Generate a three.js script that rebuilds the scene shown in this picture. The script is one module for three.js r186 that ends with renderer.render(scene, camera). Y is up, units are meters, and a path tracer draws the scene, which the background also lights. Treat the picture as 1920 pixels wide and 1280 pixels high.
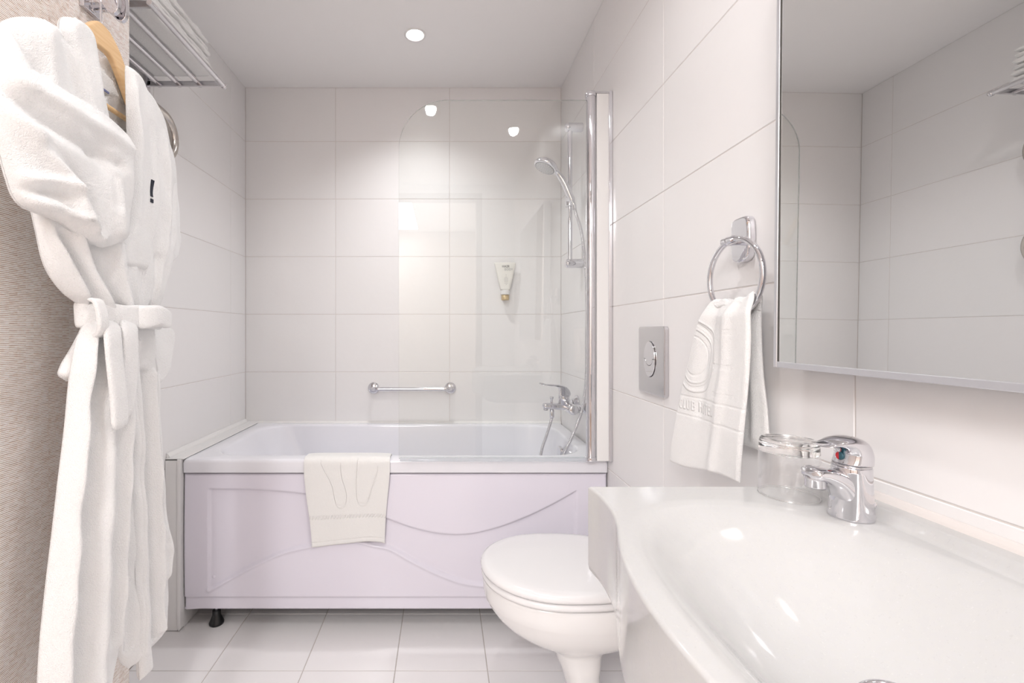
import * as THREE from 'three';
import { RoundedBoxGeometry } from 'three/addons/geometries/RoundedBoxGeometry.js';
import { mergeGeometries, mergeVertices, toCreasedNormals } from 'three/addons/utils/BufferGeometryUtils.js';
import { RectAreaLightUniformsLib } from 'three/addons/lights/RectAreaLightUniformsLib.js';
import { FontLoader } from 'three/addons/loaders/FontLoader.js';
import { TextGeometry } from 'three/addons/geometries/TextGeometry.js';

// ------------------------------------------------------------------ camera, light, exposure
const W = 1920, H = 1280, F = 861, EYE = 1.12;
const scene = new THREE.Scene();
scene.background = new THREE.Color(0x0b0b0c);
const camera = new THREE.PerspectiveCamera(2 * Math.atan(H / 2 / F) * 180 / Math.PI, W / H, 0.02, 30);
camera.position.set(0, EYE, 0);
camera.lookAt(0, EYE, -1);
camera.setViewOffset(W, H, 129, 18, W, H);                 // the lens is shifted, walls stay upright
const renderer = new THREE.WebGLRenderer({ antialias: true });
renderer.toneMapping = THREE.LinearToneMapping;
renderer.toneMappingExposure = 1.92;
renderer.shadowMap.enabled = true;
RectAreaLightUniformsLib.init();
const LAMP_COLOR = new THREE.Color(0.98, 0.988, 1.0);
const SPOT = 1.9;                                          // candela-like strength of each downlight
const LAMPS = [[-0.122, -1.988, 0.60], [-0.071, -0.757, 0.34], [0.448, -0.48, 0.10], [-0.62, 0.4, 0.34]];   // x, z, share; the last is out of view, lighting the right wall
const HALL = 10.6;                                          // panel out of view behind the camera, lights the room through the doorway
const XR = 0.621, XL = -1.042, ZB = -2.419, YC = 2.406, XW = -0.80, ZW = -1.17, ZR = 0.62;

// ------------------------------------------------------------------ small helpers
let seed = 7;
const rnd = () => { seed = (seed * 1664525 + 1013904223) >>> 0; return seed / 4294967296; };
const V = (x, y, z) => new THREE.Vector3(x, y, z);
const used = {};
function numbered(name) { const n = used[name] = (used[name] ?? -1) + 1; return n ? `${name}_${String(n).padStart(3, '0')}` : name; }
function tag(o, label, category, group) {
  o.userData.label = label; o.userData.category = category;
  if (group) o.userData.group = group;
  return o;
}
function thing(name, label, category, [x, y, z] = [0, 0, 0], group) {
  const o = new THREE.Group(); o.name = numbered(name); o.position.set(x, y, z); scene.add(o);
  return tag(o, label, category, group);
}
function struct(name) { const o = new THREE.Group(); o.name = name; o.userData.kind = 'structure'; scene.add(o); return o; }
function part(name, geo, mat, parent, label) {
  const m = new THREE.Mesh(geo, mat); m.name = name; m.castShadow = m.receiveShadow = true;
  if (label) m.userData.label = label;
  (parent || scene).add(m); return m;
}
const box = (x0, x1, y0, y1, z0, z1, r = 0) => {
  const g = r ? new RoundedBoxGeometry(x1 - x0, y1 - y0, z1 - z0, 3, r) : new THREE.BoxGeometry(x1 - x0, y1 - y0, z1 - z0);
  return g.translate((x0 + x1) / 2, (y0 + y1) / 2, (z0 + z1) / 2);
};
const merge = (list) => mergeGeometries(list.map(g => { const n = g.index ? g.toNonIndexed() : g; for (const k of Object.keys(n.attributes)) if (!['position', 'normal', 'uv'].includes(k)) n.deleteAttribute(k); return n; }));
const lathe = (pts, seg = 40) => new THREE.LatheGeometry(pts.map(p => new THREE.Vector2(p[0], p[1])), seg);
const clamp = (x, a = 0, b = 1) => Math.min(b, Math.max(a, x));
const smooth = (a, b, x) => { const t = clamp((x - a) / (b - a)); return t * t * (3 - 2 * t); };
function curve(pts, tension = 0.5, closed = false) { return new THREE.CatmullRomCurve3(pts.map(p => p.isVector3 ? p : V(...p)), closed, 'centripetal', tension); }
function tube(pts, r, seg = 60, radial = 14, closed = false) {
  const c = curve(pts, 0.5, closed), g = [new THREE.TubeGeometry(c, seg, r, radial, closed)];
  if (!closed) for (const t of [0, 1]) { const s = new THREE.SphereGeometry(r, radial, 8); const p = c.getPoint(t); g.push(s.translate(p.x, p.y, p.z)); }
  return merge(g);
}
function bar(a, b, r, radial = 18) {                        // straight round bar between two points
  const A = V(...a), B = V(...b), L = A.distanceTo(B);
  const g = new THREE.CylinderGeometry(r, r, L, radial);
  g.applyQuaternion(new THREE.Quaternion().setFromUnitVectors(V(0, 1, 0), B.clone().sub(A).normalize()));
  return g.translate((A.x + B.x) / 2, (A.y + B.y) / 2, (A.z + B.z) / 2);
}
function fromIndex(pos, idx, uv) {
  const g = new THREE.BufferGeometry();
  g.setAttribute('position', new THREE.Float32BufferAttribute(pos, 3));
  if (uv) g.setAttribute('uv', new THREE.Float32BufferAttribute(uv, 2));
  g.setIndex(idx); g.computeVertexNormals(); return g;
}
function loft(rings, capA = true, capB = true, uvScale = 1) { // closed rings of equal count -> skin
  const n = rings[0].length, pos = [], idx = [], uv = [];
  rings.forEach((r, j) => r.forEach((p, i) => { pos.push(p.x, p.y, p.z); uv.push((p.x + p.z) * uvScale, (p.y + p.z) * uvScale); }));
  for (let j = 0; j + 1 < rings.length; j++) for (let i = 0; i < n; i++) {
    const a = j * n + i, b = j * n + (i + 1) % n, c = a + n, d = b + n; idx.push(a, b, d, a, d, c);
  }
  const cap = (j, flip) => {
    const c = rings[j].reduce((s, p) => s.add(p), V(0, 0, 0)).multiplyScalar(1 / n), k = pos.length / 3;
    pos.push(c.x, c.y, c.z); uv.push((c.x + c.z) * uvScale, (c.y + c.z) * uvScale);
    for (let i = 0; i < n; i++) { const a = j * n + i, b = j * n + (i + 1) % n; flip ? idx.push(a, k, b) : idx.push(a, b, k); }
  };
  if (capA) cap(0, true);
  if (capB) cap(rings.length - 1, false);
  return fromIndex(pos, idx, uv);
}
function roundRect(x0, x1, z0, z1, r, y, n = 10, m = 12) {   // ring in a horizontal plane
  const out = [], c = [[x1 - r, z1 - r, 0], [x0 + r, z1 - r, 1], [x0 + r, z0 + r, 2], [x1 - r, z0 + r, 3]];
  c.forEach(([cx, cz, q], k) => {
    for (let i = 0; i <= n; i++) { const a = (q + i / n) * Math.PI / 2; out.push(V(cx + r * Math.cos(a), y, cz + r * Math.sin(a))); }
    const last = out[out.length - 1], [nx, nz, nq] = c[(k + 1) % 4], a = nq * Math.PI / 2, next = V(nx + r * Math.cos(a), y, nz + r * Math.sin(a));
    for (let i = 1; i < m; i++) out.push(last.clone().lerp(next, i / m));
  });
  return out;
}
function interp(poly, y) {                                   // poly: [[d, y], ...] from top to bottom
  if (y >= poly[0][1]) return poly[0][0];
  for (let i = 1; i < poly.length; i++) if (y >= poly[i][1]) { const [d0, y0] = poly[i - 1], [d1, y1] = poly[i]; return d0 + (d1 - d0) * (y0 - y) / Math.max(1e-6, y0 - y1); }
  return poly[poly.length - 1][0];
}
function smoothPoly(poly) {                                  // rounds a polyline that runs downwards
  const c = curve(poly.map(p => [p[0], p[1], 0])), out = [];
  let last = Infinity;
  for (let i = 0; i <= 80; i++) { const p = c.getPoint(i / 80); const y = Math.min(p.y, last - 1e-5); out.push([p.x, y]); last = y; }
  return out;
}
function distTo(pts, d, y) {
  let best = 1e9;
  for (let i = 1; i < pts.length; i++) {
    const [ax, ay] = pts[i - 1], [bx, by] = pts[i], vx = bx - ax, vy = by - ay;
    const t = clamp(((d - ax) * vx + (y - ay) * vy) / (vx * vx + vy * vy));
    best = Math.min(best, Math.hypot(d - ax - t * vx, y - ay - t * vy));
  }
  return best;
}
const foldSum = (folds, d, y) => { let s = 0; for (const [a, w, pts] of folds || []) { const q = distTo(pts, d, y) / w; if (q < 3) s += a * Math.exp(-q * q); } return s; };
const wob = (a, b, s) => Math.sin(a * 37 * s + 1.3) * Math.sin(b * 29 * s + 0.7) + 0.6 * Math.sin(a * 61 * s + b * 53 * s);
// A padded piece of cloth: outline given by its near and far edges in (a, y), thickness along n; place() puts (a, y, n) in the room.
function cloth(near, far, o) {
  const N = smoothPoly(near), R = smoothPoly(far), nu = o.nu || 60, nv = o.nv || 110, rad = o.rad || 0.02;
  const y0 = Math.max(N[0][1], R[0][1]), y1 = Math.min(N[N.length - 1][1], R[R.length - 1][1]);
  const base = typeof o.base === 'function' ? o.base : () => o.base, T = o.front ?? 0.03, B = o.back ?? 0.01;
  const round = q => { const k = 1 - clamp(q); return Math.sqrt(Math.max(0, 1 - k * k)); };
  const edge = (d, y) => { const a = interp(N, y), b = interp(R, y); return round(Math.min(d - a, b - d) / rad) * round((y0 - y) / rad) * round((y - y1) / rad); };
  const fz = (d, y) => { const e = edge(d, y); return base(d, y) + (T + foldSum(o.folds, d, y) + (o.wob ?? 0.0015) * wob(d, y, 1)) * e; };
  let run = 0, pd = 0, pn = 0;
  const pos = [], idx = [], uv = [], ring = 2 * nu;
  for (let j = 0; j <= nv; j++) {
    const y = y0 + (y1 - y0) * (0.5 - 0.5 * Math.cos(Math.PI * j / nv)) * 1, yy = j === 0 ? y - 1e-5 : j === nv ? y + 1e-5 : y;
    const a = interp(N, yy), b = Math.max(a + 1e-4, interp(R, yy));
    for (let i = 0; i < ring; i++) {
      const front = i <= nu, s = front ? i / nu : (2 * nu - i) / nu, u = 0.5 - 0.5 * Math.cos(Math.PI * s), d = a + (b - a) * u;
      const n = front ? fz(d, yy) : base(d, yy) - B * edge(d, yy);
      const p = o.place(d, yy, n); pos.push(p.x, p.y, p.z);
      if (o.unit) uv.push((d - o.unit[0]) / (o.unit[1] - o.unit[0]), (yy - o.unit[2]) / (o.unit[3] - o.unit[2]));
      else { run = i ? run + Math.hypot(d - pd, n - pn) : a; pd = d; pn = n; uv.push(run / 0.115, yy / 0.115); }
    }
  }
  for (let j = 0; j < nv; j++) for (let i = 0; i < ring; i++) { const a = j * ring + i, b = j * ring + (i + 1) % ring; idx.push(a, b, b + ring, a, b + ring, a + ring); }
  const g = fromIndex(pos, idx, uv); g.userData.at = fz; return g;
}
// A padded band that follows a path: width across `side`, thickness along the path's normal.
function band(path, side, width, thick, o = {}) {
  const c = curve(path), n = o.n || 60, m = o.m || 16, pos = [], idx = [], uv = [], ring = 2 * m, L = c.getLength();
  for (let j = 0; j <= n; j++) {
    const t = j / n, p = c.getPointAt(t), tan = c.getTangentAt(t), s = (typeof side === 'function' ? side(t) : V(...side)).clone();
    s.sub(tan.clone().multiplyScalar(s.dot(tan))).normalize();
    const nor = tan.clone().cross(s).normalize(), w = typeof width === 'function' ? width(t) : width;
    const q = Math.min(t, 1 - t) * L / (o.endR || thick), endR = Math.sqrt(Math.max(0, 1 - (1 - clamp(q)) ** 2));
    for (let i = 0; i < ring; i++) {
      const a = i / ring * Math.PI * 2, ca = Math.cos(a), sa = Math.sin(a);
      const u = Math.sign(ca) * Math.pow(Math.abs(ca), 0.35), v = Math.sign(sa) * Math.pow(Math.abs(sa), 0.8);
      const lift = o.lift ? o.lift(t, u) : 0, shrink = o.tip ? 0.6 + 0.4 * endR : 1;
      const r = p.clone().addScaledVector(s, u * w / 2 * shrink + (o.shift ? o.shift(t) : 0)).addScaledVector(nor, v * thick / 2 * endR + lift);
      if (o.move) o.move(r, t, u);
      pos.push(r.x, r.y, r.z);
      if (o.unit) uv.push(u / 2 + 0.5, t); else uv.push((u * w + v * thick) / 2 / 0.115, t * L / 0.115);
    }
  }
  for (let j = 0; j < n; j++) for (let i = 0; i < ring; i++) { const a = j * ring + i, b = j * ring + (i + 1) % ring; idx.push(a, b, b + ring, a, b + ring, a + ring); }
  return fromIndex(pos, idx, uv);
}
function extrude(points, depth, bevel, o = {}) {            // outline in (x, y), depth centred on z = 0
  const s = points instanceof THREE.Shape ? points : new THREE.Shape(points.map(p => new THREE.Vector2(p[0], p[1])));
  const g = new THREE.ExtrudeGeometry(s, { depth: depth - 2 * bevel, bevelEnabled: bevel > 0, bevelThickness: bevel, bevelSize: o.size ?? bevel, bevelOffset: -(o.size ?? bevel), bevelSegments: o.seg || 4, curveSegments: o.curve || 16, steps: 1 });
  return g.translate(0, 0, -(depth - 2 * bevel) / 2);
}
const splineShape = pts => { const s = new THREE.Shape(); s.moveTo(...pts[0]); s.splineThru(pts.slice(1).map(p => new THREE.Vector2(...p))); return s; };

// ------------------------------------------------------------------ textures
function dataTex(w, h, fn, srgb) {
  const a = new Uint8Array(w * h * 4);
  for (let y = 0; y < h; y++) for (let x = 0; x < w; x++) { const c = fn(x, y), k = (y * w + x) * 4; a[k] = c[0]; a[k + 1] = c[1]; a[k + 2] = c[2]; a[k + 3] = 255; }
  const t = new THREE.DataTexture(a, w, h, THREE.RGBAFormat); t.wrapS = t.wrapT = THREE.RepeatWrapping; t.magFilter = THREE.LinearFilter; t.minFilter = THREE.LinearMipmapLinearFilter; t.generateMipmaps = true;
  if (srgb) t.colorSpace = THREE.SRGBColorSpace;
  t.needsUpdate = true; return t;
}
function noiseGrid(n) { const a = new Float32Array(n * n); for (let i = 0; i < n * n; i++) a[i] = rnd(); return (x, y) => { x = ((x % n) + n) % n; y = ((y % n) + n) % n; const i = Math.floor(x), j = Math.floor(y), fx = x - i, fy = y - j, sx = fx * fx * (3 - 2 * fx), sy = fy * fy * (3 - 2 * fy), I = (i + 1) % n, J = (j + 1) % n; return (a[j * n + i] * (1 - sx) + a[j * n + I] * sx) * (1 - sy) + (a[J * n + i] * (1 - sx) + a[J * n + I] * sx) * sy; }; }
const n64 = noiseGrid(64), n128 = noiseGrid(128), n32 = noiseGrid(32), n16 = noiseGrid(16), n256 = noiseGrid(256);
const terryHeight = (u, v) => 0.42 * n128(u * 128, v * 128) + 0.28 * n64(u * 64, v * 64) + 0.2 * n256(u * 256, v * 256) + 0.18 * n16(u * 16, v * 16);
const terryTex = dataTex(512, 512, (x, y) => { const h = clamp(terryHeight(x / 512, y / 512)) * 255; return [h, h, h]; });
// ribbed wallpaper: thin threads every 4 mm, bundled in columns of changing tone; one repeat is 0.44 m
const columnTone = Array.from({ length: 26 }, () => rnd());
const rowShift = Array.from({ length: 26 }, () => Math.floor(rnd() * 8));
const wallpaperPix = (x, y, h) => {
  const col = Math.floor(x / 1024 * 26), row = Math.floor((y + rowShift[col]) / 8), ph = ((y + rowShift[col]) % 8) / 8;
  const thread = 0.5 + 0.5 * Math.cos(ph * Math.PI * 2), grain = n256(x / 5, y * 1.0) * 0.5 + n256(x / 22, row * 3.7 + col * 11) * 0.8 - 0.6;
  const patch = n32(x / 40, y / 60) - 0.5;
  if (h) return clamp(0.5 + 0.5 * (thread - 0.5) + grain * 0.3);
  return clamp(0.80 * (1 - Math.pow(1 - thread, 1.7)) + 0.20 + 0.46 * grain + 0.08 * (columnTone[col] - 0.5) + 0.10 * patch);
};
const paperTex = dataTex(1024, 1024, (x, y) => { const k = wallpaperPix(x, y); return [158 + 120 * k, 132 + 134 * k, 117 + 144 * k].map(c => Math.min(255, c)); }, true);
const paperBump = dataTex(1024, 1024, (x, y) => { const k = wallpaperPix(x, y, true) * 255; return [k, k, k]; });
const woodTex = dataTex(256, 256, (x, y) => { const g = 0.5 * n32(x / 64, y / 4) + 0.5 * n64(x / 50, y / 2); return [226 + 18 * g, 184 + 26 * g, 132 + 34 * g]; }, true);
const speckTex = dataTex(512, 512, (x, y) => { const s = n256(x / 2.2, y / 2.2), big = n64(x / 9, y / 9); const k = 245 - 1.5 * big - (s > 0.93 ? 7 : 0) + (s < 0.06 ? 8 : 0); return [k, k - 1, k - 1.5]; }, true);
const glazeBump = dataTex(256, 256, (x, y) => { const k = 255 * (0.7 * n16(x / 16, y / 16) + 0.3 * n32(x / 8, y / 8)); return [k, k, k]; });
// raised relief woven into a towel: white is pile that stands up
function relief(w, h, draw) {
  const c = document.createElement('canvas'); c.width = w; c.height = h; const g = c.getContext('2d');
  g.fillStyle = '#808080'; g.fillRect(0, 0, w, h); draw(g, w, h);
  const src = g.getImageData(0, 0, w, h).data;
  const t = dataTex(w, h, (x, y) => { const k = clamp(src[((h - 1 - y) * w + x) * 4] / 255 * 0.8 + 0.2 * terryHeight(x / 300, y / 300) + 0.08 * (n256(x / 2, y / 2) - 0.5)) * 255; return [k, k, k]; });
  t.wrapS = t.wrapT = THREE.ClampToEdgeWrapping; return t;
}

// ------------------------------------------------------------------ materials
const rgb = (r, g, b) => new THREE.Color().setRGB(r, g, b);
const std = (r, g, b, rough, extra = {}) => new THREE.MeshPhysicalMaterial({ color: rgb(r, g, b), roughness: rough, ...extra });
const M = {
  tile: [std(.885, .865, .862, .34, { specularIntensity: .8, bumpMap: glazeBump, bumpScale: .0005 }), std(.88, .862, .858, .34, { specularIntensity: .8, bumpMap: glazeBump, bumpScale: .0005 }), std(.89, .868, .865, .33, { specularIntensity: .8, bumpMap: glazeBump, bumpScale: .0005 })],
  grout: std(.74, .69, .665, .9),
  floor: [std(.87, .845, .84, .16, { specularIntensity: .9 }), std(.86, .838, .832, .18, { specularIntensity: .9 }), std(.875, .85, .845, .15, { specularIntensity: .9 })],
  floorGrout: std(.52, .47, .43, .9),
  ceiling: std(.97, .95, .945, .9),
  paint: std(.9, .88, .87, .85),
  paper: std(1, 1, 1, .8, { map: paperTex, bumpMap: paperBump, bumpScale: .0009 }),
  chrome: std(.74, .735, .765, .045, { metalness: 1 }),
  chromeSoft: std(.66, .65, .67, .13, { metalness: 1 }),
  steel: std(.58, .545, .51, .24, { metalness: 1 }),
  alu: std(.72, .72, .75, .34, { metalness: .85 }),
  mirror: std(.86, .865, .855, .0, { metalness: 1 }),
  hallPaint: std(.64, .57, .52, .85), darkWood: std(.17, .11, .075, .5),
  dark: std(.06, .055, .05, .6),
  black: std(.012, .012, .013, .35),
  acrylicWhite: std(.885, .878, .925, .12, { specularIntensity: 1 }),
  acrylic: std(.82, .785, .87, .12, { specularIntensity: 1 }),
  ceramic: std(.86, .845, .84, .07, { specularIntensity: 1 }),
  seat: std(.86, .845, .85, .16),
  marble: std(.655, .655, .654, .09, { map: speckTex, specularIntensity: .75 }),
  plastic: std(.86, .845, .835, .4),
  cream: std(.84, .815, .76, .45),
  terry: std(.95, .942, .938, .95, { bumpMap: terryTex, bumpScale: .0017, sheen: .35, sheenRoughness: .7, sheenColor: rgb(1, .97, .95) }),
  towel: std(.89, .88, .872, .95, { bumpMap: terryTex, bumpScale: .0015, sheen: .3, sheenRoughness: .7, sheenColor: rgb(1, .97, .95) }),
  thread: std(.02, .022, .035, .8),
  wood: std(1, 1, 1, .4, { map: woodTex }),
  glass: std(.975, .985, .98, .0, { transmission: 1, thickness: 0, ior: 1.5 }),
  glassEdge: std(.58, .60, .595, .15, { transmission: .6, thickness: 0 }),
  seal: std(.86, .88, .90, .2, { transmission: .75, thickness: 0 }),
  clearGlass: std(1, 1, 1, .0, { transmission: 1, thickness: 0, ior: 1.45 }),
  tumbler: std(1, 1, 1, .0, { transmission: 1, thickness: .004, ior: 1.5 }),
  lens: new THREE.MeshStandardMaterial({ color: 0xffffff, emissive: rgb(1, .97, .95), emissiveIntensity: 14, roughness: .5 }),
  panel: new THREE.MeshStandardMaterial({ color: 0xffffff, emissive: rgb(1, .98, .97), emissiveIntensity: 1, roughness: .5 }),
  red: std(.55, .02, .03, .3), blue: std(.02, .09, .12, .3),
  gold: std(.62, .47, .26, .35, { metalness: .3 }),
  ink: std(.05, .05, .055, .6), greyInk: std(.45, .44, .43, .6),
};

// ------------------------------------------------------------------ the room
const rowY = [0.0005, 0.3022, 0.6056, 0.909, 1.2124, 1.5158, 1.819, 2.1225, YC];
const tileCache = {};
function tileGeo(w, h, tag_) {
  const key = `${w.toFixed(3)}_${h.toFixed(3)}`; if (tileCache[key]) return tileCache[key];
  const rings = [[-.008, 0], [-.0009, 0], [0, .0011]].map(([n, i]) => [V(-w / 2 + i, -h / 2 + i, n), V(w / 2 - i, -h / 2 + i, n), V(w / 2 - i, h / 2 - i, n), V(-w / 2 + i, h / 2 - i, n)]);
  const pos = [], uv = [], push = p => { pos.push(p.x, p.y, p.z); uv.push(p.x / .5, p.y / .5); };
  const quad = (a, b, c, d) => [a, b, c, a, c, d].forEach(push);
  for (let j = 0; j < 2; j++) for (let i = 0; i < 4; i++) quad(rings[j][i], rings[j][(i + 1) % 4], rings[j + 1][(i + 1) % 4], rings[j + 1][i]);
  quad(...rings[2]);
  const g = new THREE.BufferGeometry(); g.setAttribute('position', new THREE.Float32BufferAttribute(pos, 3)); g.setAttribute('uv', new THREE.Float32BufferAttribute(uv, 2)); g.computeVertexNormals();
  return tileCache[key] = g;
}
function layTiles(parent, origin, U, Vv, us, vs, mats, gap, keep) {
  const N = U.clone().cross(Vv), m = new THREE.Matrix4().makeBasis(U, Vv, N), q = new THREE.Quaternion().setFromRotationMatrix(m);
  for (let i = 0; i + 1 < us.length; i++) for (let j = 0; j + 1 < vs.length; j++) {
    const u0 = us[i] + gap / 2, u1 = us[i + 1] - gap / 2, v0 = vs[j] + gap / 2, v1 = vs[j + 1] - gap / 2;
    if (keep && !keep((u0 + u1) / 2, (v0 + v1) / 2)) continue;
    const t = part('tile', tileGeo(u1 - u0, v1 - v0), mats[Math.floor(rnd() * mats.length)], parent);
    t.position.copy(origin).addScaledVector(U, (u0 + u1) / 2).addScaledVector(Vv, (v0 + v1) / 2); t.quaternion.copy(q);
  }
}
const floor = struct('floor');
part('screed', box(XL - .12, XR + .12, -.12, -.0016, ZB - .1, ZR + .1), M.floorGrout, floor);
layTiles(floor, V(0, 0, 0), V(1, 0, 0), V(0, 0, -1), [XL, -.7725, -.464, -.159, .147, .4536, XR], [-ZR, -.3114, -.0064, .2986, .6036, .9086, 1.2136, 1.5186, 1.8236, 2.1286, -ZB], M.floor, .0026, (x, d) => !(x < -.8 && d < 1.1));
const wallBack = struct('wall_back');
part('grout_bed', box(XL - .12, XR + .12, 0, YC + .1, ZB - .12, ZB - .0012), M.grout, wallBack);
layTiles(wallBack, V(0, 0, ZB), V(1, 0, 0), V(0, 1, 0), [XL, -.567, .034, XR], rowY, M.tile, .0024);
const wallRight = struct('wall_right');
part('grout_bed', box(XR + .0012, XR + .12, 0, YC + .1, ZB - .12, ZR + .1), M.grout, wallRight);
layTiles(wallRight, V(XR, 0, 0), V(0, 0, 1), V(0, 1, 0), [ZB, -1.895, -1.294, -.693, -.092, .509, ZR], rowY, M.tile, .0024);
const wallLeft = struct('wall_left');
part('grout_bed', box(XL - .12, XL - .0012, 0, YC + .1, ZB - .12, ZW), M.grout, wallLeft);
layTiles(wallLeft, V(XL, 0, 0), V(0, 0, -1), V(0, 1, 0), [-ZW, 1.653, 2.254, -ZB], rowY, M.tile, .0024);
const paperWall = struct('wall_near_left');
{
  const g = box(XL - .12, XW, 0, YC + .1, ZW, ZR + .1), p = g.attributes.position, n = g.attributes.normal, uv = g.attributes.uv;
  for (let i = 0; i < p.count; i++) uv.setXY(i, (Math.abs(n.getX(i)) > .5 ? p.getZ(i) : p.getX(i)) / .44, p.getY(i) / .44);
  part('wallpaper', g, M.paper, paperWall);
}
const ceiling = struct('ceiling');
{
  const s = new THREE.Shape([[XL - .12, ZB - .12], [XR + .12, ZB - .12], [XR + .12, ZR + .1], [XL - .12, ZR + .1]].map(p => new THREE.Vector2(...p)));
  for (const [x, z] of LAMPS) { const h = new THREE.Path(); h.absarc(x, z, .037, 0, Math.PI * 2, true); s.holes.push(h); }
  const g = new THREE.ExtrudeGeometry(s, { depth: .12, bevelEnabled: false, curveSegments: 24 });
  g.rotateX(Math.PI / 2); g.translate(0, YC + .12, 0);
  part('plaster', g, M.ceiling, ceiling);
}
const wallRear = struct('wall_rear');
part('plaster', merge([box(.33, XR, 0, YC, ZR, ZR + .1), box(XW, .33, 2.32, YC, ZR, ZR + .1)]), M.paint, wallRear);
const frame = struct('unseen_door_1');  // doorway out of view, made wide so the hallway panel lights the room
part('door_frame', merge([box(XW + .001, XW + .03, 0, 2.33, ZR - .012, ZR + .112), box(.29, .34, 0, 2.33, ZR - .012, ZR + .112), box(XW + .001, .34, 2.28, 2.33, ZR - .012, ZR + .112)]), M.darkWood, frame);
const hall = struct('wall_unseen_hallway');  // hallway out of view, toned dark to show in the chrome
part('plaster', merge([box(-1.4, -1.3, 0, YC + .1, .72, 2.5), box(.6, .7, 0, YC + .1, .72, 2.5), box(-1.4, .7, 0, YC + .1, 2.5, 2.6), box(-1.4, -1.16, 0, YC, .62, .72)]), M.hallPaint, hall);
part('hallway_ceiling', box(-1.4, .7, YC, YC + .1, .72, 2.5), M.ceiling, hall);
part('floor_boards', box(-1.4, .7, -.12, -.001, .72, 2.5), M.darkWood, hall);

// lamps
LAMPS.forEach(([x, z, share], i) => {
  const o = thing('ceiling_downlight', ['round recessed downlight in the ceiling above the bathtub', 'round recessed downlight over the middle of the room, mirrored in the glass screen', 'round recessed downlight over the washbasin, mirrored in the glass screen', 'unseen round downlight near the doorway, lighting the right wall from behind the camera'][i], 'downlight', [x, YC, z]);
  part('trim_ring', lathe([[.036, .004], [.036, -.001], [.039, -.004], [.044, -.0045], [.047, -.002], [.047, .0005], [.036, .004]], 48), M.plastic, o);
  part('can', lathe([[.0365, .0], [.0365, .04], [.0, .04]], 32), M.plastic, o);
  part('lens', lathe([[0, .004], [.012, .0045], [.026, .008], [.031, .014], [.0, .016]], 32), M.lens, o);
  const s = new THREE.SpotLight(LAMP_COLOR, SPOT * share, 0, i ? 1.5 : 1.1, i ? .4 : 1, 2);
  s.position.set(x, YC - .008, z); s.target.position.set(x, 0, z); s.castShadow = true; s.shadow.radius = 1.5; s.shadow.mapSize.set(1024, 1024);
  scene.add(s, s.target);
});
{
  const o = thing('unseen_panel_light', 'unseen flat light panel beyond the doorway, lighting the room from behind the camera', 'lamp', [-.78, YC, 1.6]);
  part('panel_frame', merge([box(-.50, .50, -.014, -.001, -.72, -.69), box(-.50, .50, -.014, -.001, .69, .72), box(-.50, -.47, -.014, -.001, -.69, .69), box(.47, .50, -.014, -.001, -.69, .69)]), M.alu, o);
  part('diffuser', box(-.47, .47, -.008, -.002, -.69, .69), M.panel, o);
  const a = new THREE.RectAreaLight(LAMP_COLOR, HALL, .94, 1.38); a.position.set(-.78, YC - .016, 1.6); a.lookAt(-.78, 0, 1.6); scene.add(a);  // unseen source, placed to brighten the robe and walls from the front
}

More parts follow.
